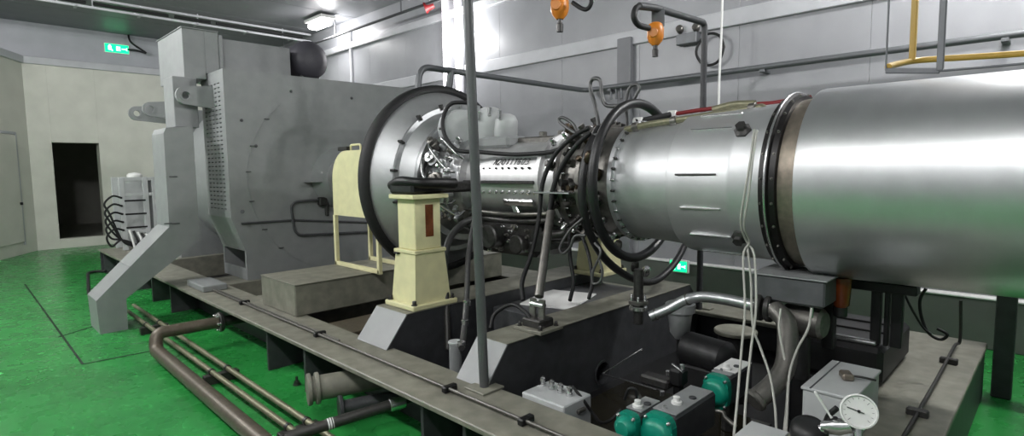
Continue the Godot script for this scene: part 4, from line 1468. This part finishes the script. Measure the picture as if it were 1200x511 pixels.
	tube(st, smooth([pz(762, 371, -2.75), pz(783, 362, -2.8), pz(802, 352, -2.85), pz(822, 348, -2.9), pz(850, 351, -2.9), pz(888, 359, -2.9)], 8), 0.030, 16)
	part(t, "pipe", st, M.steel)
	for q in [[806, 351, -2.86], [770, 368, -2.77]]:
		st = S()
		var c := pz(q[0], q[1], q[2])
		cyl(st, c + Vector3(-0.006, -0.003, 0), c + Vector3(0.006, 0.003, 0), 0.034, 16)
		part(t, "weld_ring", st, M.steel_dull)
	for x in [0.0, 0.045]:
		st = S()
		var c := pz(888, 359, -2.9) + Vector3(x, 0, 0)
		cyl(st, c, c + Vector3(0.03, 0, 0), 0.07, 24)
		var fl := part(t, "flange", st, M.cast)
		for k in 6:
			var a := TAU * k / 6.0
			put(fl, "bolt", bolt_mesh(0.008, 0.018), M.steel_bright, c + Vector3(0.03 if x > 0 else 0.0, 0.052 * cos(a), 0.052 * sin(a)), Vector3.RIGHT if x > 0 else Vector3.LEFT)
	t = thing("elbow_pipe", "stout brown grey elbow pipe below the grey tank", "pipe", pz(915, 440, -2.6))
	st = S()
	tube(st, smooth([pz(908, 362, -2.88), pz(921, 378, -2.82), pz(923, 405, -2.74), pz(919, 432, -2.66), pz(905, 452, -2.58), pz(886, 468, -2.50)], 8), 0.046, 18)
	part(t, "pipe", st, M.steel_dull)
	st = S()
	var ec := pz(886, 468, -2.50)
	var ed := (ec - pz(905, 452, -2.58)).normalized()
	cyl(st, ec - ed * 0.01, ec + ed * 0.02, 0.053, 24)
	part(t, "end_flange", st, M.steel_dull)
	# tank under the exhaust
	t = thing("grey_tank", "flat fronted grey tank slung below the exhaust above a silver drum", "tank", pz(925, 362, -2.9))
	st = S()
	var ta := pz(881, 324, -2.88)
	var tb := pz(966, 362, -2.88)
	bspan(st, Vector3(ta.x, tb.y, -3.2), Vector3(tb.x, ta.y + 0.015, -2.88), 0.008)
	part(t, "body", st, M.paint_dark)
	st = S()
	bspan(st, Vector3(ta.x - 0.01, ta.y + 0.015, -3.21), Vector3(tb.x + 0.01, ta.y + 0.022, -2.87), 0.002)
	part(t, "lid", st, M.paint)
	for q in [[915, 363], [951, 365]]:
		st = S()
		var c := pz(q[0], q[1], -2.87)
		cyl(st, c + Vector3(0, -0.03, 0), c + Vector3(0, 0.02, 0), 0.009, 8)
		part(t, "drain", st, M.steel_bright)
	t = thing("silver_drum", "horizontal silver drum below the grey tank", "drum", pz(940, 378, -2.95))
	st = S()
	var dc := pz(942, 376, -2.98)
	lathe(st, [[-0.10, 0.0], [-0.10, 0.06], [-0.085, 0.075], [0.085, 0.075], [0.10, 0.06], [0.10, 0.0]], dc, Vector3(1, 0, 0.1), 28)
	part(t, "shell", st, M.steel_dull)
	st = S()
	cyl(st, dc + Vector3(0, -0.30, 0), dc + Vector3(0, -0.05, 0), 0.035, 14)
	part(t, "leg", st, M.pit)
	# clamped fitting at the girder end
	t = thing("pipe_clamp", "shiny pipe clamp fitting at the end of the second girder under the fuel ring", "fitting", pz(750, 362, -3.0))
	var cc := pz(748, 357, -2.95)
	st = S()
	cyl(st, cc + Vector3(0, -0.035, 0), cc + Vector3(0, -0.005, 0), 0.055, 20)
	part(t, "lower_ring", st, M.steel_bright)
	st = S()
	cyl(st, cc + Vector3(0, 0.005, 0), cc + Vector3(0, 0.03, 0), 0.06, 20)
	part(t, "upper_ring", st, M.steel_dull)
	st = S()
	cyl(st, cc + Vector3(0, -0.12, 0), cc + Vector3(0, 0.22, 0), 0.030, 16)
	part(t, "pipe", st, M.cast)
	for k in 6:
		var a := TAU * k / 6.0
		put(t, "bolt", bolt_mesh(0.008, 0.03), M.steel_bright, cc + Vector3(0.046 * cos(a), 0.028, 0.046 * sin(a)))
	# dark pump set inside the frame
	t = thing("oil_pump", "black oil pump with round disc cover in the dark middle of the frame", "pump", Vector3(-1.55, 0.06, -3.35))
	st = S()
	var pc := py(862, 385, 0.50)
	cyl(st, Vector3(pc.x, 0.06, pc.z), Vector3(pc.x, 0.47, pc.z), 0.10, 28)
	part(t, "body", st, M.pit)
	st = S()
	cyl(st, Vector3(pc.x, 0.47, pc.z), Vector3(pc.x, 0.495, pc.z), 0.125, 32)
	part(t, "disc_cover", st, M.skid)
	st = S()
	var pm := py(830, 415, 0.40)
	lathe(st, [[-0.16, 0], [-0.16, 0.08], [-0.14, 0.10], [0.12, 0.10], [0.14, 0.08], [0.16, 0.05], [0.16, 0]], pm, Vector3(1, 0, 0.2), 28)
	part(t, "motor", st, M.pit)
	st = S()
	bspan(st, pm + Vector3(-0.12, -0.34 , -0.08), pm + Vector3(0.12, -0.07, 0.08), 0.01)
	part(t, "motor_foot", st, M.pit)
	t = thing("pale_filter", "pale grey tapered filter bowl under the silver bent pipe", "filter", pz(795, 392, -3.2))
	st = S()
	var fc := pz(797, 365, -3.15)
	lathe(st, [[-0.17, 0], [-0.17, 0.03], [-0.13, 0.06], [0.0, 0.075], [0.0, 0.09], [0.05, 0.09], [0.06, 0.07], [0.06, 0]], fc, Vector3.UP, 24)
	part(t, "bowl", st, M.paint)
	st = S()
	cyl(st, Vector3(fc.x, 0.06, fc.z), fc + Vector3(0, -0.165, 0), 0.02, 10)
	part(t, "drain_pipe", st, M.pit)
	st = S()
	tube(st, smooth([py(800, 484, 0.30), py(842, 482, 0.32), py(850, 490, 0.30), py(862, 500, 0.28)], 6), 0.012, 8)
	solo("oil_line", st, M.steel_dull, "short steel oil line low beside the large actuator", "pipe")

# ================================================================ right end of the skid
func build_right_end():
	var st := S()
	var t := thing("junction_box", "pale grey junction box with a metal clip on its lid behind the gauge", "junction box", Vector3(-0.64, SK, -2.7))
	var a := Vector3(-0.755, SK + 0.002, -2.93)
	var b := Vector3(-0.565, 0.55, -2.50)
	bspan(st, a, b, 0.006)
	part(t, "body", st, M.paint_light)
	st = S()
	bspan(st, Vector3(a.x - 0.006, b.y, a.z - 0.006), Vector3(b.x + 0.006, b.y + 0.014, b.z + 0.006), 0.004)
	part(t, "lid", st, M.paint_light)
	st = S()
	bspan(st, Vector3(a.x + 0.028, b.y + 0.013, a.z), Vector3(a.x + 0.034, b.y + 0.0155, b.z + 0.006), 0.0)
	part(t, "lid_joint", st, M.paint_dark)
	var cp := thing("spring_clip", "small brownish metal clip lying on the junction box lid", "clip", Vector3(-0.64, 0.565, -2.75))
	st = S()
	var cc := py(992, 440, 0.58)
	box(st, cc, Vector3(0.045, 0.03, 0.07), Basis(Vector3.UP, 0.5), 0.012)
	part(cp, "body", st, M.collar)
	st = S()
	tube(st, smooth([cc, cc + Vector3(0.05, 0.0, -0.02), cc + Vector3(0.10, -0.01, -0.05)], 5), 0.005, 6)
	part(cp, "tail", st, M.cast)
	# near white box at the bottom of the picture
	t = thing("junction_box", "small pale box lid low beside the black valve and the gauge", "junction box", Vector3(-0.77, 0.3, -2.05))
	st = S()
	bspan(st, Vector3(-0.83, SK + 0.003, -2.16), Vector3(-0.70, 0.49, -1.992), 0.005)
	part(t, "body", st, M.paint_light)
	st = S()
	bspan(st, Vector3(-0.835, 0.49, -2.165), Vector3(-0.695, 0.50, -1.975), 0.003)
	part(t, "lid", st, M.paint_light)
	# gauge on a black valve
	var gc := pz(1006, 482, -2.12)
	var n: Vector3 = (CAM + Vector3(0.25, -0.15, -0.2) - gc).normalized()
	var g := thing("pressure_gauge", "round white faced pressure gauge with a thin dark pointer", "gauge", gc)
	st = S()
	lathe(st, [[-0.045, 0.0], [-0.045, 0.045], [-0.038, 0.052], [-0.004, 0.054], [0.004, 0.057], [0.012, 0.057], [0.014, 0.052], [0.006, 0.050], [0.006, 0.0]], gc, n, 48)
	part(g, "case", st, M.white)
	st = S()
	lathe(st, [[0.0065, 0.049], [0.0068, 0.0]], gc, n, 40)
	var dial := part(g, "dial", st, M.white)
	var f := frame_of(n)
	var right := Vector3.UP.cross(n).normalized()
	var up := n.cross(right).normalized()
	for k in 13:
		var an := deg_to_rad(225.0 - 270.0 * k / 12.0)
		var dir := right * cos(an) + up * sin(an)
		st = S()
		var ln: float = 0.010 if k % 4 == 0 else 0.006
		bar(st, gc + n * 0.0078 + dir * (0.045 - ln), gc + n * 0.0078 + dir * 0.045, 0.0009, 0.0009, 0.0)
		part(dial, "tick", st, M.black)
	st = S()
	var nd := (right * -1.0 + up * 0.28).normalized()
	bar(st, gc + n * 0.010 - nd * 0.016, gc + n * 0.010 + nd * 0.036, 0.003, 0.0015, 0.0)
	part(g, "pointer", st, M.black)
	st = S()
	cyl(st, gc + n * 0.008, gc + n * 0.013, 0.005, 12)
	part(g, "hub", st, M.black)
	var stem_b := gc + Vector3(-0.055, -0.06, 0.0)
	st = S()
	cyl(st, gc - up * 0.055 - n * 0.015, gc - up * 0.10 - n * 0.015, 0.014, 6)
	part(g, "stem", st, M.steel_bright)
	var v := thing("gauge_valve", "black and chrome gauge valve with a white lever handle", "valve", Vector3(gc.x - 0.06, SK, gc.z))
	st = S()
	var vb := pz(982, 500, -2.12)
	lathe(st, [[-0.05, 0], [-0.05, 0.022], [-0.02, 0.026], [0.0, 0.03], [0.02, 0.026], [0.05, 0.022], [0.05, 0]], vb, Vector3(1, 0.4, 0.1), 12)
	part(v, "body", st, M.steel_bright)
	st = S()
	cyl(st, pz(977, 489, -2.12), pz(981, 502, -2.12), 0.012, 12)
	part(v, "bonnet", st, M.black)
	st = S()
	bar(st, pz(975, 490, -2.12), pz(955, 459, -2.10), 0.018, 0.008, 0.003)
	part(v, "lever", st, M.white)
	st = S()
	tube(st, smooth([pz(981, 478, -2.12), pz(972, 486, -2.12), pz(968, 494, -2.14)], 4), 0.010, 8)
	part(v, "lever_grip", st, M.black)
	st = S()
	var kb := pz(948, 506, -2.12)
	lathe(st, [[-0.03, 0], [-0.03, 0.05], [-0.015, 0.062], [0.015, 0.062], [0.03, 0.05], [0.04, 0.03], [0.04, 0]], kb, Vector3(0.2, 0.9, 0.4), 28)
	part(v, "hand_wheel", st, M.black)
	st = S()
	cyl(st, kb, vb, 0.018, 10)
	part(v, "pipe", st, M.steel_bright)
	st = S()
	cyl(st, Vector3(kb.x, 0.06, kb.z - 0.02), kb, 0.03, 12)
	part(v, "riser", st, M.pit)
	# conduit on the right deck
	var c := thing("conduit", "thin brown conduit clipped across the right end deck plate", "conduit", Vector3(-0.43, SK, -3))
	var c0 := py(1124, 414, SK + 0.03)
	st = S()
	tube(st, smooth([pz(1126, 352, -4.36), pz(1125, 398, -4.36), Vector3(-0.44, SK + 0.035, -4.25), Vector3(-0.435, SK + 0.02, -3.6), Vector3(-0.43, SK + 0.02, -2.9), Vector3(-0.43, SK + 0.02, -2.05)], 8), 0.009, 8)
	part(c, "tube", st, M.pipe_dark)
	for q in [[1115, 427], [1076, 488]]:
		var p := py(q[0], q[1], SK)
		st = S()
		box(st, Vector3(-0.433, SK + 0.018, p.z), Vector3(0.085, 0.036, 0.035), Basis.IDENTITY, 0.006)
		part(c, "clamp", st, M.cast)
	# dark post under the exhaust at the right
	var pt := thing("support_post", "dark grey square post standing on the floor under the exhaust end", "post", Vector3(-0.22, 0, -4.55))
	st = S()
	bspan(st, Vector3(-0.285, 0.0, -4.72), Vector3(-0.185, 1.15, -4.62), 0.006)
	part(pt, "shaft", st, M.skid_dark_shaded)
	st = S()
	bspan(st, Vector3(-0.30, 1.15, -4.73), Vector3(0.9, 1.21, -4.6), 0.006)
	part(pt, "head_beam", st, M.skid_dark_shaded)
	st = S()
	bspan(st, Vector3(0.82, 0.0, -4.72), Vector3(0.92, 1.15, -4.62), 0.006)
	part(pt, "second_shaft", st, M.skid_dark_shaded)
	# black hanger frame beneath the exhaust
	var h := thing("exhaust_hanger", "black steel hanger frame of three bars beneath the exhaust cylinder", "hanger", pz(1040, 380, -3.4))
	for q in [[1028, 0.045], [1041, 0.022], [1053, 0.05]]:
		st = S()
		var p0 := pz(q[0], 333, -3.35)
		var p1 := pz(q[0], 384, -3.35)
		bspan(st, Vector3(p0.x - q[1] * 0.5, 0.562, -3.38), Vector3(p0.x + q[1] * 0.5, 0.97, -3.34), 0.004)
		part(h, "bar", st, M.black)
	st = S()
	var hb := pz(1040, 342, -3.35)
	bspan(st, Vector3(hb.x - 0.16, hb.y, -3.40), Vector3(hb.x + 0.13, hb.y + 0.05, -3.31), 0.005)
	part(h, "cross_bar", st, M.black)
	# black motor block below it
	var m := thing("black_motor", "black motor block on the right end deck beneath the exhaust hanger", "motor", Vector3(-0.9, 0.3, -3.5))
	var q0 := py(1088, 398, 0.45)
	st = S()
	box(st, Vector3(-0.85, 0.46, -3.62), Vector3(0.46, 0.20, 0.70), Basis.IDENTITY, 0.025)
	part(m, "housing", st, M.black)
	st = S()
	bspan(st, Vector3(-1.05, 0.06, -3.95), Vector3(-0.805, 0.355, -3.25), 0.01)
	part(m, "plinth", st, M.pit)
	for k in 3:
		st = S()
		box(st, Vector3(-0.83, 0.563, -3.80 + k * 0.2), Vector3(0.30, 0.014, 0.03), Basis.IDENTITY, 0.004)
		part(m, "cooling_fin", st, M.black)
	st = S()
	cyl(st, Vector3(-1.04, 0.576, -3.31), Vector3(-0.66, 0.576, -3.31), 0.016, 12)
	solo("steel_tube", st, M.steel_bright, "straight bright steel tube lying on top of the black motor block", "tube")
	st = S()
	tube(st, smooth([pz(1085, 338, -3.6), pz(1078, 352, -3.6), pz(1080, 372, -3.6), pz(1088, 390, -3.6), pz(1102, 398, -3.6), pz(1110, 392, -3.6), pz(1098, 385, -3.6)], 7), 0.008, 8)
	solo("black_cable", st, M.rubber, "black cable hanging in a hook shaped loop under the exhaust cylinder", "cable")
	st = S()
	tube(st, smooth([pz(1060, 345, -3.45), pz(1070, 365, -3.45), pz(1082, 384, -3.5), pz(1092, 392, -3.5)], 7), 0.006, 8)
	solo("black_cable", st, M.rubber, "thin black cable slanting from the exhaust hanger to the deck", "cable")
	# amber bowl
	var ab := thing("filter_bowl", "dark amber cylindrical bowl hanging under the exhaust on a black bracket", "filter bowl", pz(980, 358, -3.1))
	var ac := pz(986, 343, -3.1)
	st = S()
	lathe(st, [[-0.075, 0], [-0.075, 0.025], [-0.06, 0.038], [0.06, 0.045], [0.075, 0.045], [0.075, 0]], ac, Vector3.UP, 24)
	part(ab, "bowl", st, M.amber_dark)
	st = S()
	cyl(st, ac + Vector3(0, -0.12, 0), ac + Vector3(0, -0.07, 0), 0.03, 14)
	part(ab, "drain_nut", st, M.black)
	st = S()
	bspan(st, ac + Vector3(-0.085, -0.30, -0.06), ac + Vector3(-0.03, 0.12, 0.0), 0.005)
	part(ab, "bracket", st, M.black)

# ================================================================ overhead and wall things
func build_overhead():
	# fire pipe: along the back wall, round the corner, out over the inlet and down
	var t := thing("fire_pipe", "grey pipe running along the back wall and out over the turbine inlet", "pipe", Vector3(-4.4, 2.47, -4.5))
	var st := S()
	tube(st, rounded([Vector3(3.15, 2.45, WZ + 0.14), Vector3(-4.38, 2.45, WZ + 0.14), Vector3(-4.40, 2.46, -3.25), Vector3(-4.40, 2.22, -3.21)], 0.12, 8), 0.030, 14)
	part(t, "pipe", st, M.pipe_grey)
	st = S()
	tube(st, rounded([Vector3(-4.40, 2.46, -3.62), Vector3(-4.40, 2.34, -3.60), Vector3(-4.40, 2.27, -3.58)], 0.04), 0.035, 12)
	part(t, "drop", st, M.pipe_grey)
	for x in [-4.0, -2.2, -0.4, 1.4]:
		st = S()
		bspan(st, Vector3(x - 0.025, 2.40, WZ), Vector3(x + 0.025, 2.43, WZ + 0.17), 0.004)
		part(t, "bracket", st, M.pipe_grey)
	for u in [716, 722, 728]:
		st = S()
		var p := pz(u, 100, WZ + 0.14)
		cyl(st, Vector3(p.x, 2.30, WZ + 0.14), Vector3(p.x, 2.45, WZ + 0.14), 0.014, 10)
		part(t, "nozzle", st, M.pipe_grey)
	st = S()
	tube(st, [Vector3(-4.40, 2.22, -3.21), Vector3(-4.40, 2.14, -3.20)], 0.038, 10)
	part(t, "nozzle", st, M.pipe_grey)
	# gas detectors
	var dl := ["amber gas detector hanging from the hooked black arm of a post", "amber gas detector hanging at the back with a black cable loop"]
	var dp := [pz(768, 40, -3.48), pz(656, 8, -3.9)]
	for i in 2:
		var c: Vector3 = dp[i]
		var sc := 1.0 if i == 0 else 1.42
		var d := thing("gas_detector", dl[i], "detector", c + Vector3(0, -0.12, 0))
		st = S()
		lathe(st, [[-0.075 * sc, 0], [-0.075 * sc, 0.022 * sc], [-0.05 * sc, 0.045 * sc], [-0.02 * sc, 0.056 * sc], [0.03 * sc, 0.056 * sc], [0.065 * sc, 0.045 * sc], [0.075 * sc, 0.03 * sc], [0.075 * sc, 0]], c, Vector3.UP, 28)
		part(d, "housing", st, M.amber)
		st = S()
		cyl(st, c + Vector3(0, 0, 0.03 * sc), c + Vector3(0.02 * sc, 0, 0.062 * sc), 0.032 * sc, 20)
		part(d, "cover", st, M.amber)
		st = S()
		lathe(st, [[-0.15 * sc, 0], [-0.15 * sc, 0.020 * sc], [-0.105 * sc, 0.022 * sc], [-0.10 * sc, 0.016 * sc], [-0.07 * sc, 0.016 * sc]], c, Vector3.UP, 16)
		part(d, "sensor", st, M.cast)
		st = S()
		if i == 0:
			box(st, c + Vector3(0, 0.115, -0.03), Vector3(0.09, 0.12, 0.012), Basis(Vector3.UP, 0.75), 0.003)
			part(d, "plate", st, M.pipe_grey)
		else:
			cyl(st, c + Vector3(0, 0.09, 0), Vector3(c.x, CY - 0.02, c.z), 0.022, 12)
			part(d, "hanger", st, M.pipe_grey)
	# post with hooked arm
	var pp := Vector3(-2.05, 0.0, -4.2)
	var p := thing("detector_post", "dark post behind the turbine with a hooked arm holding the detector", "post", Vector3(-2.05, SK, -4.25))
	st = S()
	tube(st, rounded([Vector3(-2.055, SK, -4.2), Vector3(-2.05, 2.585, -4.2), px(768, 9.5, -2.05), px(749, 7, -2.05)], 0.05, 6), 0.024, 14)
	part(p, "shaft", st, M.skid_dark_shaded)
	st = S()
	tube(st, smooth([px(752, 7, -2.05), px(745, 10, -2.05), px(743, 20, -2.05), px(748, 29, -2.05), px(760, 33, -2.05)], 6), 0.020, 12)
	part(p, "cable_hook", st, M.rubber)
	st = S()
	bspan(st, Vector3(-2.13, SK, -4.28), Vector3(-1.97, SK + 0.012, -4.205), 0.003)
	part(p, "base_plate", st, M.skid)
	st = S()
	tube(st, smooth([pz(671, 3, -3.9), pz(680, 9, -3.9), pz(687, 11, -3.9), pz(692, 6, -3.9), pz(693, -5, -3.9), pz(690, -40, -3.9)], 7), 0.018, 10)
	solo("black_cable", st, M.rubber, "black cable loop rising from the detector without a post", "cable")
	# wall box with round black cable loop
	var j := thing("wall_junction_box", "grey wall junction box with glands above the black cable ring", "junction box", pz(808, 45, WZ))
	var ja := pz(797, 55, WZ)
	var jb := pz(821, 38, WZ)
	st = S()
	bspan(st, Vector3(ja.x, ja.y, WZ), Vector3(jb.x, jb.y, WZ + 0.1), 0.008)
	part(j, "body", st, M.pipe_grey)
	for q in [[797, 35], [816, 33]]:
		st = S()
		var c := pz(q[0], q[1], WZ + 0.05)
		lathe(st, [[-0.05, 0.035], [0.0, 0.04], [0.04, 0.04], [0.05, 0.03], [0.05, 0]], c, Vector3(0.2, 0.3, 1), 18)
		part(j, "gland", st, M.steel_dull)
	st = S()
	var lr := []
	var lc := pz(832, 58, WZ + 0.08)
	for k in 28: lr.append(lc + Vector3(0.15 * cos(TAU * k / 28.0), 0.165 * sin(TAU * k / 28.0), 0.01 * sin(k)))
	tube(st, lr, 0.014, 10, true)
	solo("black_cable", st, M.rubber, "round ring of black cable coiled on the back wall", "cable")
	st = S()
	tube(st, smooth([pz(848, -60, -5.6), pz(846.5, 0, -5.6), pz(845, 50, -5.6), pz(843, 90, -5.6), pz(842, 135, -5.6)], 5), 0.012, 8)
	solo("white_cable", st, M.white, "white cable hanging straight down in front of the back wall", "cable")
	# yellow and grey hoist cage at the right
	var zc := -3.7
	var k := thing("ladder_cage", "hanging cage of grey bars and yellow strap above the exhaust", "cage", pz(1069, 80, zc))
	var a := pz(1038, 83, zc)
	var b := pz(1101.5, 83, zc)
	var up := 2.35
	st = S()
	tube(st, [a, Vector3(a.x, CY - 0.02, a.z)], 0.005, 8)
	part(k, "rod", st, M.pipe_grey)
	st = S()
	bar(st, b, Vector3(b.x, CY - 0.02, b.z), 0.03, 0.03)
	part(k, "upright", st, M.pipe_grey)
	st = S()
	bar(st, a, b, 0.018, 0.03)
	part(k, "lower_bar", st, M.pipe_grey)
	var zb := zc - 0.75
	var y1 := px(1069, 70, a.x + 0.05)
	var ye := [a + Vector3(0.01, 0.02, 0), pz(1048, 76, zc - 0.12), pz(1069, 71.5, zc - 0.30), pz(1100, 69, zc - 0.35), pz(1150, 66, zc - 0.35), pz(1215, 61.5, zc - 0.3)]
	st = S()
	tube(st, smooth(ye, 6), 0.018, 10)
	part(k, "yellow_strap", st, M.yellow, "yellow bent strap")
	st = S()
	var yt: Vector3 = ye[2]
	bar(st, yt, Vector3(yt.x, CY - 0.02, yt.z), 0.04, 0.03)
	part(k, "yellow_upright", st, M.yellow, "yellow upright bar")
	st = S()
	tube(st, [b, pz(1150, 79, zc + 0.05), pz(1215, 73, zc + 0.1)], 0.007, 8)
	part(k, "rod", st, M.pipe_grey)
	# red sounder near the ceiling
	var r := thing("alarm_sounder", "small red alarm sounder hung under the ceiling at the back wall", "alarm", pz(502, 8, WZ + 0.25))
	var rc := pz(502, 8, WZ + 0.3)
	st = S()
	lathe(st, [[-0.09, 0], [-0.09, 0.05], [0.0, 0.06], [0.05, 0.09], [0.06, 0.09], [0.03, 0.0]], rc, Vector3(-0.6, -0.3, 0.6), 20)
	part(r, "horn", st, M.red)
	st = S()
	cyl(st, rc, Vector3(rc.x + 0.1, CY - 0.02, rc.z), 0.015, 8)
	part(r, "stem", st, M.pipe_grey)
	# dark sprinkler pipe under the ceiling along the back wall
	st = S()
	var sp := thing("sprinkler_pipe", "thin dark pipe hung under the ceiling along the back wall", "pipe", Vector3(-8, 4.2, WZ + 0.3))
	var s0 := pz(402, 39, WZ + 0.35)
	tube(st, [Vector3(-13.6, s0.y, WZ + 0.35), Vector3(-8, s0.y, WZ + 0.35), Vector3(3.1, s0.y, WZ + 0.35)], 0.022, 10)
	part(sp, "pipe", st, M.skid_dark_shaded)
	for x in [-12.5, -10.2, -8.0, -5.5, -3.0, -0.5]:
		st = S()
		cyl(st, Vector3(x, s0.y, WZ + 0.35), Vector3(x, CY - 0.02, WZ + 0.35), 0.012, 8)
		part(sp, "hanger", st, M.pipe_grey)

func build_far_details():
	# cable tray across the far end
	var t := thing("cable_tray", "pale cable tray with dark cables hung across the far end", "cable tray", Vector3(-11.7, 4.25, -3))
	var st := S()
	for dy in [0.0, 0.14]:
		st = S()
		bspan(st, Vector3(-11.74, 4.22 + dy, WZ + 0.1), Vector3(-11.70, 4.26 + dy, 2.5), 0.004)
		part(t, "side_rail", st, M.beam)
	for k in 9:
		st = S()
		bspan(st, Vector3(-11.9, 4.225, WZ + 0.5 + k * 0.9), Vector3(-11.70, 4.245, WZ + 0.54 + k * 0.9), 0.003)
		part(t, "rung", st, M.beam)
	for z in [-5.2, -3.6, -2.0, -0.4, 1.2]:
		st = S()
		cyl(st, Vector3(-11.75, 4.25, z), Vector3(-11.75, CY - 0.02, z), 0.012, 8)
		part(t, "hanger", st, M.beam)
	for q in [[-5.6, -3.9], [-3.8, -3.2], [-3.1, -2.0], [-1.9, 2.4]]:
		st = S()
		tube(st, [Vector3(-11.69, 4.30, q[0]), Vector3(-11.69, 4.30, q[1])], 0.026, 8)
		part(t, "cable", st, M.rubber)
	# exit signs
	var sg := [[px(137, 57, EX - 0.22), Vector3(1, 0, 0), Vector3(0, 0, -1), "lit green exit sign high on the end wall above the ledge", 0.42, 0.17], [pz(795, 312, WZ + 0.2), Vector3(0, 0, 1), Vector3(1, 0, 0), "lit green exit sign seen low under the hot section", 0.20, 0.115]]
	for q in sg:
		var c: Vector3 = q[0]
		var n: Vector3 = q[1]
		var r: Vector3 = q[2]
		var w: float = q[4]
		var h: float = q[5]
		var bas := Basis(r, Vector3.UP, n)
		var s := thing("exit_sign", q[3], "exit sign", c)
		st = S()
		box(st, c - n * 0.02, Vector3(w + 0.03, h + 0.03, 0.04), bas, 0.006)
		part(s, "housing", st, M.white)
		st = S()
		box(st, c + n * 0.003, Vector3(w, h, 0.008), bas, 0.002)
		var fp := part(s, "lit_panel", st, M.exit_glow)
		# running figure between two doorway blocks and an arrow
		for e in [[-0.30, 0.0, 0.14, 0.5, 0.0], [-0.30, 0.33, 0.07, 0.14, 0.0], [-0.22, -0.22, 0.05, 0.3, 0.5], [0.02, 0.0, 0.10, 0.55, 0.0], [0.12, 0.0, 0.04, 0.55, 0.0], [0.30, 0.0, 0.2, 0.12, 0.0], [0.40, 0.08, 0.10, 0.10, 0.78], [0.40, -0.08, 0.10, 0.10, -0.78]]:
			st = S()
			box(st, c + n * 0.009 + r * (e[0] * w) + Vector3.UP * (e[1] * h), Vector3(e[2] * w, e[3] * h, 0.004), bas * Basis(Vector3(0, 0, 1), e[4]), 0.001)
			part(fp, "mark", st, M.exit_mark)
		area(s, c + n * 0.03, n, w, h, 0.012, Color(0.05, 0.9, 0.45))
	var l0 := px(150, 40, EX - 0.15)
	st = S()
	tube(st, smooth([px(150, 40, EX - 0.2), px(154, 50, EX - 0.1), px(171, 62, EX - 0.0), px(160, 59, EX - 0.1), px(150, 58, EX - 0.2)], 6), 0.02, 8)
	solo("black_cable", st, M.rubber, "short black cable hanging beside the exit sign on the end wall", "cable")
	# small white camera dome / bracket on the ledge
	# terminal rack on the far left of the skid
	var x := -9.9
	var a := px(139, 208, x)
	var b := px(186, 288, x)
	var rk := thing("terminal_rack", "light grey open rack with black cables on the far end of the base frame", "rack", Vector3(x, SK, (a.z + b.z) * 0.5))
	for q in [a.z - 0.03, a.z - 0.33, b.z]:
		st = S()
		bspan(st, Vector3(x - 0.06, SK, q - 0.035), Vector3(x, a.y, q + 0.035), 0.004)
		part(rk, "upright", st, M.paint_light)
	for y in [a.y - 0.03, a.y - 0.26, SK + 0.27]:
		st = S()
		bspan(st, Vector3(x - 0.05, y - 0.025, b.z), Vector3(x - 0.005, y + 0.025, a.z), 0.004)
		part(rk, "cross_bar", st, M.paint_light)
	st = S()
	bspan(st, Vector3(x - 0.10, SK + 0.12, b.z), Vector3(x - 0.065, a.y - 0.04, a.z - 0.36), 0.004)
	part(rk, "panel", st, M.paint)
	st = S()
	bspan(st, Vector3(x - 0.45, SK, b.z), Vector3(x - 0.40, a.y, a.z + 0.02), 0.004)
	part(rk, "rear_panel", st, M.paint_light)
	for k in 3:
		st = S()
		bspan(st, Vector3(x - 0.02, SK + 0.32 + k * 0.2, a.z - 0.32), Vector3(x + 0.005, SK + 0.345 + k * 0.2, a.z - 0.05), 0.002)
		part(rk, "terminal_bar", st, M.black)
	for k in 5:
		st = S()
		var y := SK + 0.78 - k * 0.12
		tube(st, smooth([Vector3(x, y, a.z - 0.02), Vector3(x + 0.03, y + 0.03, a.z + 0.10), Vector3(x + 0.02, y - 0.08, a.z + 0.20), Vector3(x + 0.03, y - 0.22, a.z + 0.15), Vector3(x + 0.02, SK + 0.16, a.z + 0.02), Vector3(x + 0.02, SK + 0.05, a.z - 0.12 - k * 0.02)], 6), 0.014, 8)
		part(rk, "cable", st, M.rubber)
	for k in 5:
		st = S()
		tube(st, smooth([Vector3(x + 0.03, SK + 0.30 - 0.02 * k, a.z - 0.08 - k * 0.05), Vector3(x + 0.08, SK + 0.16, a.z - 0.10 - k * 0.055), Vector3(x + 0.10, SK + 0.03, a.z - 0.12 - k * 0.06)], 5), 0.017, 8)
		part(rk, "cable", st, M.white if k % 2 == 0 else M.rubber)
	st = S()
	lathe(st, [[0, 0.10], [0.03, 0.10], [0.06, 0.07], [0.07, 0]], Vector3(x - 0.1, a.y, a.z - 0.22), Vector3.UP, 18)
	part(rk, "lamp_dome", st, M.white)
	# dark loop handle on the floor beside the far end of the skid
	st = S()
	tube(st, rounded([py(104, 345, 0), py(103, 320, 0.19), py(113, 318, 0.19), py(124, 318, 0.2)], 0.05), 0.02, 8)
	solo("grab_handle", st, M.rubber, "dark bent tube handle standing beside the far end of the base frame", "handle")
	# small white cap at the foot of the generator
	st = S()
	var wp := py(208, 300, SK)
	lathe(st, [[0, 0.07], [0.08, 0.07], [0.12, 0.04], [0.13, 0]], wp, Vector3.UP, 16)
	solo("vent_dome", st, M.white, "small white vent dome on the base frame behind the slanted duct", "vent")
